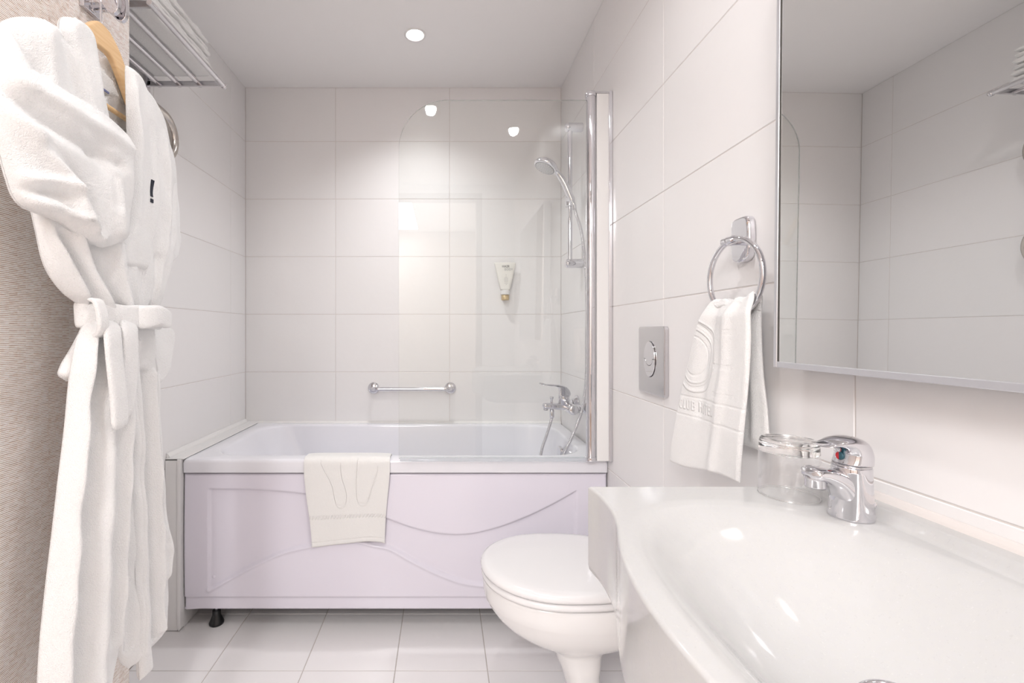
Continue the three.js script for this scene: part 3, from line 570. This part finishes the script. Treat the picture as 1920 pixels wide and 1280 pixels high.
{
  const t = thing('washbasin', 'glossy white cast marble washbasin with a curved front apron under the mirror', 'washbasin', [0, 0, 0]);
  const nd = 260, nx = 170, pos = [], uv = [], idx = [], d0 = .055, d1 = .745, er = .0045;
  const rnd_ = e => e >= er ? 0 : er - Math.sqrt(Math.max(0, er * er - (er - e) ** 2));
  for (let j = 0; j <= nd; j++) {
    const d = d0 + (d1 - d0) * (0.5 - 0.5 * Math.cos(Math.PI * j / nd) * (1 - 0) ), xf = frontAt(d);
    for (let i = 0; i <= nx; i++) {
      const s = i / nx, u = s < .15 ? .03 * (s / .15) ** 1.6 : .03 + .97 * ((s - .15) / .85) ** 1.15, x = xf + (XR - .0008 - xf) * u;
      const y = deckY(x, d) - Math.max(rnd_(x - xf), rnd_(d - d0), rnd_(d1 - d));
      pos.push(x, y, -d); uv.push(x / .3, d / .3);
    }
  }
  const k = nx + 1;
  for (let j = 0; j < nd; j++) for (let i = 0; i < nx; i++) { const a = j * k + i; idx.push(a, a + 1, a + k + 1, a, a + k + 1, a + k); }
  // apron: goes down from the edge, then slopes in under the bowl
  const edge = [];
  for (let i = nx; i >= 0; i--) edge.push([pos[i * 3], -d0, pos[i * 3 + 1]]);
  for (let j = 1; j <= nd; j++) edge.push([pos[j * k * 3], pos[j * k * 3 + 2], pos[j * k * 3 + 1]]);
  for (let i = 1; i <= nx; i++) { const a = (nd * k + i) * 3; edge.push([pos[a], pos[a + 2], pos[a + 1]]); }
  const start = pos.length / 3, levels = [[0, 0], [.004, 0], [.06, 0], [.122, 0], [.1285, .004], [.132, .012], [.15, .10], [.175, .35], [.185, .75]];
  let run = 0;
  levels.forEach(([drop, inset], l) => edge.forEach(([x, z, y], i) => {
    const cx = .5, cz = -.40, yy = l === 0 ? y : DECK - er - drop + (l ? 0 : 0);
    pos.push(x + (cx - x) * inset, yy, z + (cz - z) * inset); uv.push((x + z) / .3, yy / .3);
  }));
  const m = edge.length;
  for (let l = 0; l + 1 < levels.length; l++) for (let i = 0; i + 1 < m; i++) { const a = start + l * m + i; idx.push(a, a + 1, a + m + 1, a, a + m + 1, a + m); }
  part('basin', fromIndex(pos, idx, uv), M.marble, t);
  const dx = .420, dd = .427, y = deckY(dx, dd), nrm = V(-(deckY(dx + .01, dd) - deckY(dx - .01, dd)) / .02, 1, (deckY(dx, dd + .01) - deckY(dx, dd - .01)) / .02).normalize();
  const dr = part('drain', lathe([[.0195, -.006], [.0215, .002], [.025, .0045], [.0285, .0035], [.0305, .0005], [.0305, -.004], [.02, -.014], [.017, -.022], [0, -.022]], 48), M.chrome, t, 'chrome drain'); dr.position.set(dx, y, -dd); dr.quaternion.setFromUnitVectors(V(0, 1, 0), nrm);
  part('drain_plug', lathe([[0, .001], [.012, .000], [.0165, -.003], [.0165, -.008], [0, -.008]], 40), M.chrome, dr);
}
const bead3 = struct('trim_3');
part('sealing_bead', extrude([[0, 0], [-.009, 0], [-.007, .004], [-.003, .009], [0, .010]], .69, .0005).translate(XR - .0005, DECK + .0125, -.40), M.grout, bead3);

// ------------------------------------------------------------------ basin tap
{
  const t = thing('basin_mixer', 'chrome single lever basin tap on the back edge of the washbasin', 'tap', [.552, DECK, -.622]);
  const ell = (cx, y, rx, rz, n = 40) => Array.from({ length: n }, (_, i) => { const a = i / n * 6.283185; return V(cx + rx * Math.cos(a), y, rz * Math.sin(a)); });
  part('body', loft([ell(0, -.001, .0248, .0245), ell(0, .002, .0255, .025), ell(.0005, .02, .0238, .0238), ell(.001, .045, .0222, .0226), ell(.001, .062, .0216, .022), ell(.001, .068, .0216, .022), ell(.001, .0695, .0208, .021)]), M.chrome, t);
  const c = curve([[.010, .014, 0], [-.005, .032, 0], [-.021, .049, 0], [-.040, .0575, 0], [-.061, .0595, 0]]), rings = [];
  for (let j = 0; j <= 36; j++) {
    const q = j / 36, p = c.getPointAt(q), tan = c.getTangentAt(q), up = V(-tan.y, tan.x, 0).multiplyScalar(-1), hz = .0205 - .0035 * q, hy = .0175 - .0085 * smooth(.2, .9, q), e = q > .88 ? Math.sqrt(Math.max(0, 1 - ((q - .88) / .12) ** 2)) * .8 + .2 : 1, ring = [];
    for (let i = 0; i < 32; i++) { const a = i / 32 * 6.283185, ca = Math.cos(a), sa = Math.sin(a); ring.push(p.clone().addScaledVector(up, hy * e * Math.sign(sa) * Math.abs(sa) ** .75).add(V(0, 0, hz * e * Math.sign(ca) * Math.abs(ca) ** .75))); }
    rings.push(ring);
  }
  const spout = part('spout', loft(rings), M.chrome, t);
  part('aerator', lathe([[0, 0], [.0115, 0], [.0122, .002], [.0122, .011], [.0135, .0125], [.0135, .016], [0, .016]], 32).translate(-.0475, .0395, 0), M.chromeSoft, spout);
  part('lever_collar', lathe([[0, .0685], [.0208, .0685], [.0213, .0705], [.0208, .073], [0, .073]], 40).translate(.001, 0, 0), M.chromeSoft, t);
  const lev = [];                                             // dome that runs forward into a thin beak
  const top = curve([[.0225, .073, 0], [.0222, .088, 0], [.0150, .1025, 0], [.000, .1092, 0], [-.016, .1080, 0], [-.030, .1025, 0], [-.042, .0960, 0]]);
  const under = curve([[-.0175, .073, 0], [-.0150, .079, 0], [-.0135, .086, 0], [-.0160, .0915, 0], [-.0230, .0945, 0], [-.032, .0955, 0], [-.0422, .0950, 0]]);
  for (let j = 0; j <= 40; j++) {
    const q = j / 40, a = top.getPoint(q), b = under.getPoint(q), mid = a.clone().add(b).multiplyScalar(.5), ax = a.clone().sub(b).multiplyScalar(.5), hz = .0215 * Math.sqrt(Math.max(.02, 1 - .70 * q ** 2.2)) * (q > .93 ? Math.sqrt(Math.max(.1, 1 - ((q - .93) / .075) ** 2)) : 1), ring = [];
    for (let i = 0; i < 36; i++) { const w = i / 36 * 6.283185, ca = Math.cos(w), sa = Math.sin(w); ring.push(mid.clone().addScaledVector(ax, Math.sign(ca) * Math.abs(ca) ** .85).add(V(0, 0, hz * Math.sign(sa) * Math.abs(sa) ** .85))); }
    lev.push(ring);
  }
  const lv = part('lever', loft(lev), M.chrome, t);
  const half = (s, m) => { const sh = new THREE.Shape(); sh.absarc(0, 0, .0052, s > 0 ? -Math.PI / 2 : Math.PI / 2, s > 0 ? Math.PI / 2 : Math.PI * 1.5, false); part('temperature_mark', extrude(sh, .003, .0006, { size: .0004 }).rotateY(-Math.PI / 2).translate(-.0150, .0825, 0), m, lv, s > 0 ? 'blue half of the temperature mark' : 'red half of the temperature mark'); };
  half(-1, M.red); half(1, M.blue);
}
{
  const t = thing('drinking_glass', 'clear drinking glass standing upside down on the washbasin beside the tap', 'glass', [.528, DECK + .0005, -.702]);
  part('wall', lathe([[.0392, .002], [.0400, .008], [.0394, .04], [.0384, .0665]], 64), M.clearGlass, t);
  part('wall', lathe([[.0372, .002], [.0380, .008], [.0374, .04], [.0362, .0665]], 64), M.clearGlass, t);
  part('rim', new THREE.TorusGeometry(.0383, .0013, 12, 64).rotateX(Math.PI / 2).translate(0, .0013, 0), M.tumbler, t);
  part('base', lathe([[0, .0685], [.020, .068], [.031, .0665], [.0372, .066], [.0384, .068], [.0378, .080], [.0365, .0845], [.034, .0868], [.030, .0872], [.018, .0862], [0, .0856]], 64), M.tumbler, t, 'thick glass base turned upwards');
}

// ------------------------------------------------------------------ left wall: towel warmer, shelf, towels
{
  const t = thing('towel_warmer', 'brushed steel serpentine towel warmer pipe on the left tiled wall behind the bathrobe', 'towel warmer', [0, 0, 0]);
  const x = -.982, ys = [1.885, 1.735, 1.535, 1.385], far = -1.675, near = -1.27, pts = [[XL + .002, ys[0] + .0, near + .02], [x - .02, ys[0], near + .02], [x, ys[0], near], [x, ys[0], near - .1]];
  const arc = (yA, yB, z, s) => { const r = (yA - yB) / 2, c = (yA + yB) / 2; for (let k = 0; k <= 10; k++) { const a = Math.PI / 2 - k / 10 * Math.PI; pts.push([x, c + r * Math.sin(a), z + s * r * Math.cos(a)]); } };
  arc(ys[0], ys[1], far + (ys[0] - ys[1]) / 2, -1); pts.push([x, ys[1], -1.45]);
  arc(ys[1], ys[2], near - (ys[1] - ys[2]) / 2 + .03, 1); pts.push([x, ys[2], -1.45]);
  arc(ys[2], ys[3], far + (ys[2] - ys[3]) / 2, -1); pts.push([x, ys[3], near - .1], [x, ys[3], near], [x - .02, ys[3], near + .02], [XL + .002, ys[3], near + .02]);
  part('pipe', new THREE.TubeGeometry(curve(pts), 320, .016, 20), M.steel, t);
  for (const y of [ys[0], ys[3]]) part('wall_flange', lathe([[0, 0], [.033, 0], [.032, .005], [.018, .016], [0, .016]], 32).rotateZ(-Math.PI / 2).translate(XL + .0005, y, near + .02), M.steel, t);
  for (const y of [ys[1], ys[2]]) part('wall_bracket', bar([XL + .001, y, -1.5], [x, y, -1.5], .009), M.steel, t);
}
const SX0 = -1.005, SX1 = -.776, SY = 1.987, SZ0 = -1.605, SZ1 = -1.216;
{
  const t = thing('towel_shelf', 'chrome wall shelf of round bars carrying folded towels above the towel warmer', 'shelf', [0, 0, 0]);
  for (const z of [SZ0, SZ1]) {
    part('cross_bar', box(XL + .012, SX1 + .004, SY - .0095, SY + .0085, z - .004, z + .004, .0015), M.chromeSoft, t);
    part('wall_plate', box(XL + .0005, XL + .013, SY - .04, SY + .055, z - .011, z + .011, .003), M.chrome, t);
    part('upright', box(XL + .012, XL + .022, SY - .007, SY + .045, z - .004, z + .004, .0015), M.chrome, t);
  }
  for (const x of [SX0 + .005, SX0 + .075, SX0 + .148, SX1 + .004]) {
    const end = lathe([[0, 0], [.008, 0], [.0102, .002], [.0105, .008], [.0075, .013], [0, .014]], 20).rotateX(-Math.PI / 2);
    part('rail', merge([bar([x, SY + (x > -.8 ? .004 : .0105) - .006, SZ0 - .008], [x, SY + (x > -.8 ? .004 : .0105) - .006, SZ1 + .012], .0082), end.translate(x, SY + (x > -.8 ? .004 : .0105) - .006, SZ0 - .006)]), M.chromeSoft, t);
  }
}
[['bottom folded white bath towel lying directly on the chrome shelf bars', 0], ['middle folded white bath towel of the three stacked on the chrome shelf', 1], ['top folded white bath towel of the three stacked on the chrome shelf', 2]].forEach(([label, k]) => {
  const t = thing('bath_towel', label, 'towel', [0, 0, 0]);
  const y = SY + .0135 + k * .043, h = .0205, dx = .006 * k;
  for (let f = 0; f < 2; f++) {
    const yb = y + f * (h + .0006), z0 = SZ0 + .012 + .004 * f, z1 = SZ1 - .004, x0 = XL + .025, x1 = -.797 - dx - .004 * (1 - f), rings = [];
    const n = 40;
    for (let j = 0; j <= n; j++) {
      const q = j / n, z = z0 + (z1 - z0) * q, e = Math.sqrt(Math.max(0, 1 - (1 - clamp(Math.min(q, 1 - q) * (z1 - z0) / .012)) ** 2)), ring = [];
      for (let i = 0; i < 48; i++) {
        const a = i / 48 * 6.283185, ca = Math.cos(a), sa = Math.sin(a), w = .0018 * wob(z, a * .12 + k + f, 1.4);
        ring.push(V((x0 + x1) / 2 + ((x1 - x0) / 2 + w) * Math.sign(ca) * Math.abs(ca) ** .22 * (.97 + .03 * e), yb + h / 2 + (h / 2 * e) * Math.sign(sa) * Math.abs(sa) ** .7 + (sa > 0 ? w * .4 * e : 0), z));
      }
      rings.push(ring);
    }
    part('fold', loft(rings, true, true, 6), M.towel, t);
  }
});

// ------------------------------------------------------------------ hook rail, hanger and bathrobe on the papered wall
{
  const t = thing('hook_rail', 'chrome wall hook rail on the ribbed wallpaper above the bathrobe', 'wall hook', [0, 0, 0]);
  part('wall_plate', box(XW + .0005, XW + .0115, 1.837, 1.90, -1.062, -1.008, .002), M.chrome, t);
  for (const z of [-1.022, -1.047]) part('hook', extrude(splineShape([[-.79, 1.850], [-.762, 1.849], [-.750, 1.838], [-.742, 1.828], [-.731, 1.826], [-.722, 1.834], [-.719, 1.855], [-.722, 1.882], [-.730, 1.892], [-.739, 1.888], [-.743, 1.872], [-.752, 1.864], [-.79, 1.866], [-.792, 1.858], [-.79, 1.850]]), .011, .002, { curve: 90 }).translate(0, 0, z), M.chrome, t);
  part('screw', lathe([[0, 0], [.006, 0], [.005, .0025], [0, .003]], 20).rotateZ(-Math.PI / 2).translate(XW + .0112, 1.844, -1.0345), M.chromeSoft, t);
}
{
  const t = thing('clothes_hanger', 'pale wooden clothes hanger inside the white bathrobe', 'hanger', [0, 0, 0]);
  const X = -.734, top = splineShape([[1.003, 1.775], [1.03, 1.755], [1.055, 1.722], [1.085, 1.67], [1.115, 1.625], [1.135, 1.60], [1.128, 1.588], [1.10, 1.606], [1.065, 1.652], [1.035, 1.695], [1.01, 1.722], [.985, 1.726], [.96, 1.722], [.935, 1.695], [.905, 1.652], [.87, 1.606], [.842, 1.588], [.835, 1.60], [.855, 1.625], [.885, 1.67], [.915, 1.722], [.945, 1.755], [.967, 1.775], [.985, 1.778], [1.003, 1.775]]);
  const g = extrude(top, .015, .004, { curve: 120 }); g.rotateY(Math.PI / 2); g.translate(X, 0, 0);
  { const uv = g.attributes.uv, p = g.attributes.position; for (let i = 0; i < p.count; i++) uv.setXY(i, p.getZ(i) / .3, p.getY(i) / .3); }
  part('shoulder_bow', g, M.wood, t);
  part('trouser_bar', bar([X, 1.612, -.872], [X, 1.612, -1.098], .0055), M.wood, t);
  part('wire_hook', tube([[X, 1.76, -.985], [X, 1.80, -.985], [X - .002, 1.84, -.986], [X - .008, 1.870, -.993], [X - .013, 1.890, -1.008], [X - .016, 1.8875, -1.026], [X - .017, 1.874, -1.036], [X - .017, 1.862, -1.040]], .0021, 70, 10), M.chrome, t);
}
{
  const t = thing('bathrobe', 'white terry bathrobe with a tied belt hanging on a wooden hanger', 'bathrobe', [0, 0, 0]);
  const P = onRight, C = (n, near, far, o, label) => part(n, cloth(near, far, { place: P, wob: .0025, ...o }), M.terry, t, label);
  // inside of the back, seen between the lapels
  C('back_panel', [[1.035, 1.742], [.995, 1.70], [.93, 1.62], [.93, 1.482], [.96, 1.192], [.99, 1.146]], [[1.04, 1.742], [1.10, 1.70], [1.17, 1.62], [1.18, 1.394], [1.15, 1.203], [1.14, 1.15]], { base: -.762, front: .010, back: .006, rad: .03, nu: 50, nv: 80, folds: [[.006, .012, [[1.05, 1.70], [1.06, 1.5]]], [.005, .012, [[1.09, 1.66], [1.10, 1.5]]], [-.004, .01, [[1.02, 1.64], [1.03, 1.45]]]] });
  C('neck_band', [[.985, 1.692], [.982, 1.674], [1.0, 1.652]], [[1.01, 1.694], [1.085, 1.672], [1.09, 1.655]], { base: -.754, front: .009, back: .006, rad: .010, nu: 40, nv: 30 }, 'inner neck band');
  part('neck_label', box(-.7455, -.7425, 1.6485, 1.6530, -1.022, -1.003, .001), std(.22, .24, .42, .8), t, 'blue stitching of the neck label');
  // near half of the front
  C('front_panel', [[.82, 1.62], [.785, 1.58], [.760, 1.489], [.772, 1.382], [.792, 1.297], [.811, 1.235], [.845, 1.196], [.896, 1.164], [.90, 1.14]], [[.90, 1.62], [.935, 1.60], [.958, 1.537], [.972, 1.45], [.975, 1.326], [.989, 1.26], [1.012, 1.193], [1.016, 1.143]], {
    base: -.703, front: .026, back: .012, rad: .035, nu: 90, nv: 130,
    folds: [[.014, .012, [[.793, 1.304], [.828, 1.245], [.880, 1.180]]], [-.014, .009, [[.817, 1.292], [.851, 1.24], [.895, 1.18]]], [.018, .014, [[.840, 1.297], [.876, 1.233], [.931, 1.170]]], [-.018, .012, [[.885, 1.276], [.92, 1.218], [.951, 1.170]]], [.016, .015, [[.934, 1.317], [.96, 1.234], [.984, 1.168]]]],
  });
  C('shoulder_panel', [[.80, 1.664], [.77, 1.648], [.735, 1.622], [.714, 1.594], [.710, 1.535], [.708, 1.46], [.712, 1.40]], [[.82, 1.664], [.85, 1.658], [.868, 1.645], [.89, 1.607], [.913, 1.504], [.92, 1.45], [.92, 1.40]], {
    base: -.694, front: .030, back: .014, rad: .045, nu: 70, nv: 90,
    folds: [[-.010, .010, [[.722, 1.60], [.738, 1.572], [.757, 1.548]]], [.010, .014, [[.71, 1.569], [.723, 1.544], [.741, 1.521]]], [-.010, .012, [[.814, 1.642], [.821, 1.589], [.847, 1.535]]], [.008, .014, [[.769, 1.622], [.78, 1.575], [.79, 1.526]]]],
  });
  // sleeve folded across the chest
  C('sleeve', [[.700, 1.56], [.692, 1.495], [.695, 1.425], [.704, 1.394], [.715, 1.358], [.724, 1.335], [.737, 1.322], [.76, 1.318], [.80, 1.312], [.829, 1.299], [.853, 1.290], [.892, 1.284]], [[.708, 1.56], [.740, 1.549], [.805, 1.541], [.88, 1.535], [.946, 1.527], [.968, 1.513], [.970, 1.449], [.966, 1.380], [.956, 1.318], [.925, 1.296], [.899, 1.284]], {
    base: (d, y) => -.668 - .012 * smooth(.80, .70, d) - .014 * smooth(1.50, 1.56, y) * smooth(.95, .8, d), front: .028, back: .016, rad: .034, nu: 110, nv: 150, wob: .003,
    folds: [[.012, .016, [[.681, 1.519], [.741, 1.508], [.815, 1.50], [.941, 1.495]]], [-.014, .014, [[.689, 1.480], [.741, 1.462], [.826, 1.452], [.904, 1.448]]], [.016, .017, [[.689, 1.461], [.732, 1.432], [.781, 1.391], [.82, 1.329], [.863, 1.29]]], [-.015, .013, [[.751, 1.423], [.798, 1.396], [.838, 1.353], [.857, 1.309]]], [.012, .022, [[.89, 1.449], [.904, 1.371], [.911, 1.321]]], [.009, .009, [[.723, 1.362], [.761, 1.37], [.803, 1.371]]], [-.010, .008, [[.725, 1.344], [.761, 1.35], [.792, 1.351]]], [.008, .009, [[.728, 1.326], [.771, 1.329], [.815, 1.318]]], [-.007, .012, [[.85, 1.444], [.89, 1.418], [.897, 1.369]]]],
  });
  C('collar', [[.846, 1.698], [.818, 1.680], [.813, 1.658], [.829, 1.626], [.845, 1.584], [.862, 1.523], [.880, 1.45], [.892, 1.41]], [[.860, 1.700], [.880, 1.694], [.890, 1.675], [.897, 1.632], [.910, 1.566], [.921, 1.497], [.930, 1.41]], { base: -.680, front: .020, back: .012, rad: .020, nu: 50, nv: 90 }, 'rolled shawl collar of the near side');
  C('lapel', [[.944, 1.36], [.945, 1.30], [.956, 1.234], [.974, 1.15]], [[.973, 1.36], [.976, 1.30], [.986, 1.25], [1.004, 1.20], [1.014, 1.15]], { base: -.686, front: .016, back: .008, rad: .014, nu: 40, nv: 60 });
  // far half of the front with its broad lapel
  C('front_panel', [[1.06, 1.70], [1.06, 1.663], [1.06, 1.546], [1.06, 1.437], [1.055, 1.363], [1.04, 1.323], [1.034, 1.275], [1.038, 1.218], [1.043, 1.15]], [[1.075, 1.705], [1.10, 1.695], [1.135, 1.672], [1.168, 1.645], [1.198, 1.569], [1.218, 1.492], [1.221, 1.407], [1.200, 1.318], [1.177, 1.246], [1.142, 1.182], [1.138, 1.15]], {
    base: -.716, front: .022, back: .006, rad: .03, nu: 80, nv: 130,
    folds: [[.008, .014, [[1.145, 1.60], [1.165, 1.468], [1.15, 1.346], [1.10, 1.198]]], [-.010, .010, [[1.12, 1.30], [1.095, 1.18]]], [-.005, .012, [[1.19, 1.50], [1.18, 1.36]]]],
  });
  const lapN = [[1.012, 1.703], [1.014, 1.651], [1.018, 1.536], [1.018, 1.43], [1.010, 1.357], [.995, 1.319], [.990, 1.285], [.994, 1.262]], lapF = [[1.022, 1.708], [1.055, 1.699], [1.085, 1.663], [1.105, 1.600], [1.117, 1.511], [1.113, 1.406], [1.092, 1.324], [1.074, 1.264]];
  const lg = cloth(lapN, lapF, { place: P, base: -.701, front: .017, back: .005, rad: .014, nu: 70, nv: 130, wob: .002, folds: [[.006, .012, [[1.025, 1.66], [1.038, 1.53], [1.033, 1.38]]], [-.004, .014, [[1.078, 1.60], [1.088, 1.45]]]] });
  const lap = part('lapel', lg, M.terry, t, 'broad far lapel with a dark embroidered mark');
  C('lapel', [[.994, 1.275], [.998, 1.24], [1.012, 1.20], [1.022, 1.15]], [[1.068, 1.275], [1.064, 1.24], [1.068, 1.20], [1.072, 1.15]], { base: -.705, front: .014, back: .005, rad: .012, nu: 40, nv: 60, folds: [[.005, .01, [[1.03, 1.27], [1.04, 1.17]]]] });
  for (const [y0, y1] of [[1.4375, 1.4785], [1.4225, 1.4315]]) {  // embroidered exclamation mark
    const at = lg.userData.at, g = new THREE.BoxGeometry(.0026, y1 - y0, .0095, 1, 8, 2), p = g.attributes.position;
    for (let i = 0; i < p.count; i++) { const y = p.getY(i) + (y0 + y1) / 2, d = 1.080 + (y - 1.45) * .18 - p.getZ(i); p.setXYZ(i, at(d, y) + p.getX(i) + .0008, y, -d); }
    g.computeVertexNormals(); part('embroidery', g, M.thread, lap);
  }
  C('sleeve', [[1.165, 1.655], [1.18, 1.524], [1.19, 1.402], [1.185, 1.289], [1.18, 1.246]], [[1.183, 1.658], [1.222, 1.62], [1.258, 1.518], [1.266, 1.403], [1.279, 1.368], [1.264, 1.332], [1.234, 1.306], [1.210, 1.256], [1.195, 1.246]], { base: -.735, front: .016, back: .010, rad: .022, nu: 40, nv: 90, wob: .004 });
  // belt round the waist, loop, tied end and hanging tails
  const ringPath = []; for (let k = 0; k <= 28; k++) { const a = Math.PI * 1.10 - k / 28 * Math.PI * 1.20; ringPath.push([-.702 + .042 * Math.sin(a), 1.152 + .0015 * Math.sin(k), -(1.003 + .114 * Math.cos(a))]); }
  part('belt', band(ringPath, [0, 1, 0], .050, .014, { n: 90, m: 18 }), M.terry, t);
  part('belt_loop', band([[-.672, 1.182, -.878], [-.661, 1.178, -.878], [-.654, 1.154, -.880], [-.654, 1.128, -.883], [-.663, 1.115, -.888], [-.676, 1.112, -.890]], [0, 0, -1], .025, .009, { n: 40 }), M.terry, t);
  part('belt_knot', band([[-.664, 1.150, -.985], [-.650, 1.153, -1.01], [-.646, 1.156, -1.04], [-.650, 1.151, -1.07], [-.662, 1.150, -1.098], [-.672, 1.152, -1.104]], [0, 1, 0], q => .054 - .014 * q, .022, { n: 50, endR: .02, tip: true }), M.terry, t);
  part('belt_tail', band([[-.660, 1.142, -.912], [-.652, 1.118, -.905], [-.648, 1.07, -.905], [-.645, 1.02, -.908], [-.643, .975, -.911], [-.642, .928, -.913]], [0, 0, -1], .042, .012, { n: 70, endR: .018, tip: true }), M.terry, t);
  part('belt_tail', band([[-.658, 1.142, -.960], [-.651, 1.118, -.953], [-.651, 1.07, -.954], [-.652, 1.02, -.952], [-.654, .98, -.948], [-.656, .945, -.944]], [0, 0, -1], .046, .012, { n: 70, endR: .018, tip: true }), M.terry, t);
  // skirt: two overlapping halves with long vertical folds, then the strip of the facing
  C('skirt_panel', [[.90, 1.15], [.875, 1.122], [.86, 1.082], [.849, 1.023], [.840, .946], [.826, .853], [.813, .763], [.80, .676], [.789, .59], [.783, .504], [.780, .345]], [[.972, 1.15], [.990, 1.099], [1.001, .983], [1.003, .913], [.992, .777], [.981, .632], [.971, .525], [.961, .441], [.938, .392], [.915, .345]], {
    base: -.692, front: .024, back: .010, rad: .030, nu: 110, nv: 170,
    folds: [[.014, .014, [[.885, 1.122], [.862, .986], [.836, .802], [.812, .551], [.80, .36]]], [-.024, .015, [[.903, 1.112], [.884, .981], [.866, .787], [.842, .52], [.838, .36]]], [.016, .020, [[.925, 1.122], [.918, .975], [.908, .767], [.888, .443]]], [-.012, .012, [[.950, 1.1], [.946, .971], [.940, .757], [.930, .501]]], [.012, .014, [[.975, 1.1], [.980, .941], [.964, .70], [.950, .486]]]],
  });
  C('skirt_panel', [[.985, 1.15], [.980, 1.1], [.980, .919], [.980, .69], [.990, .456], [1.005, .398], [1.03, .365]], [[1.105, 1.15], [1.116, 1.084], [1.131, .965], [1.142, .818], [1.157, .679], [1.174, .591], [1.180, .55], [1.161, .509], [1.164, .434], [1.155, .385], [1.13, .365]], {
    base: -.706, front: .020, back: .010, rad: .026, nu: 110, nv: 170,
    folds: [[.014, .012, [[1.015, 1.099], [1.031, .883], [1.042, .663], [1.05, .38]]], [-.020, .009, [[1.048, 1.026], [1.062, .877], [1.076, .649], [1.086, .40]]], [.014, .011, [[1.075, 1.024], [1.094, .832], [1.110, .636], [1.115, .40]]], [-.016, .012, [[1.002, .914], [1.006, .681], [1.01, .425]]], [-.012, .007, [[1.105, 1.05], [1.12, .80], [1.135, .60]]], [.012, .012, [[1.128, .64], [1.15, .568], [1.14, .52]]]],
  });
  C('front_facing', [[1.006, 1.10], [1.012, .912], [1.022, .673], [1.033, .43], [1.040, .33]], [[1.032, 1.10], [1.042, .906], [1.060, .657], [1.073, .401], [1.078, .33]], { base: -.688, front: .012, back: .012, rad: .012, nu: 36, nv: 150 });
  // pockets that stand out at both hips
  C('pocket', [[.915, 1.136], [.886, 1.091], [.860, 1.056], [.855, 1.040], [.872, 1.026]], [[.945, 1.136], [.93, 1.085], [.915, 1.050], [.90, 1.034], [.885, 1.026]], { base: -.716, front: .022, back: .008, rad: .016, nu: 40, nv: 50 }, 'near pocket standing out at the hip');
  C('pocket', [[1.11, 1.136], [1.12, 1.083], [1.13, 1.017], [1.15, .99]], [[1.14, 1.136], [1.214, 1.121], [1.210, 1.045], [1.196, 1.012], [1.168, .99]], { base: -.722, front: .012, back: .008, rad: .010, nu: 40, nv: 50 }, 'far pocket standing out at the hip');
}

// ------------------------------------------------------------------ bath mat over the tub rim
{
  const rel = relief(1024, 1024, (g) => {                      // top of the map is the part over the rim
    g.filter = 'blur(3px)'; g.lineWidth = 17;
    const foot = (pts, c) => { g.strokeStyle = c; g.beginPath(); g.moveTo(...pts[0]); for (let i = 1; i + 1 < pts.length; i++) g.quadraticCurveTo(...pts[i], (pts[i][0] + pts[i + 1][0]) / 2, (pts[i][1] + pts[i + 1][1]) / 2); g.stroke(); };
    const a = [[200, 395], [250, 470], [330, 560], [350, 660], [372, 730], [430, 740], [495, 715], [512, 650], [490, 590], [450, 520], [435, 440], [440, 380]];
    const b = [[640, 380], [625, 470], [622, 560], [630, 650], [650, 715], [720, 725], [775, 700], [795, 640], [830, 560], [870, 470], [880, 390]];
    foot(a, '#1e1e1e'); foot(b, '#1e1e1e'); g.translate(10, 12); g.lineWidth = 10; foot(a, '#ffffff'); foot(b, '#ffffff'); g.translate(-10, -12);
    g.filter = 'blur(1.5px)';
    for (let i = -1; i < 50; i++) { g.strokeStyle = i % 2 ? '#2a2a2a' : '#f4f4f4'; g.lineWidth = 7; g.beginPath(); g.moveTo(i * 21, 828); g.lineTo(i * 21 + 24, 802); g.stroke(); }
    g.fillStyle = '#2e2e2e'; g.fillRect(0, 984, 1024, 7); g.fillStyle = '#c0c0c0'; g.fillRect(0, 996, 1024, 28);
  });
  const t = thing('bath_mat', 'white terry bath mat with woven footprints hung over the bathtub rim', 'bath mat', [0, 0, 0]);
  const path = [[-.36, .53, TZ1 - .093], [-.36, .60, TZ1 - .082], [-.36, .638, TZ1 - .070], [-.36, RIM + .0055, TZ1 - .055], [-.36, RIM + .0065, TZ1 - .03], [-.36, RIM + .005, TZ1 - .006], [-.36, RIM - .006, TZ1 + .0055], [-.36, .60, TZ1 + .0065], [-.36, .52, TZ1 + .0055], [-.36, .42, TZ1 + .0065], [-.36, .331, TZ1 + .008]];
  const g = band(path, [1, 0, 0], q => .322 - .05 * smooth(.42, 1, q) - .004 * smooth(.4, 0, q), .010, { n: 150, m: 60, endR: .006, unit: true, move: (r, q, u) => { if (q > .5) { const k = smooth(.6, 1, q); r.y += k * (.010 * Math.sin((u + .25) * 2.2) - .004); r.x += .006 * k; r.z += k * .004 * Math.sin(u * 5 + 1); } } });
  const uv = g.attributes.uv; for (let i = 0; i < uv.count; i++) uv.setY(i, 1 - uv.getY(i));
  part('mat', g, std(.88, .868, .85, .95, { bumpMap: rel, bumpScale: .004, sheen: .3, sheenRoughness: .7, sheenColor: rgb(1, .97, .95) }), t);
}

renderer.render(scene, camera);
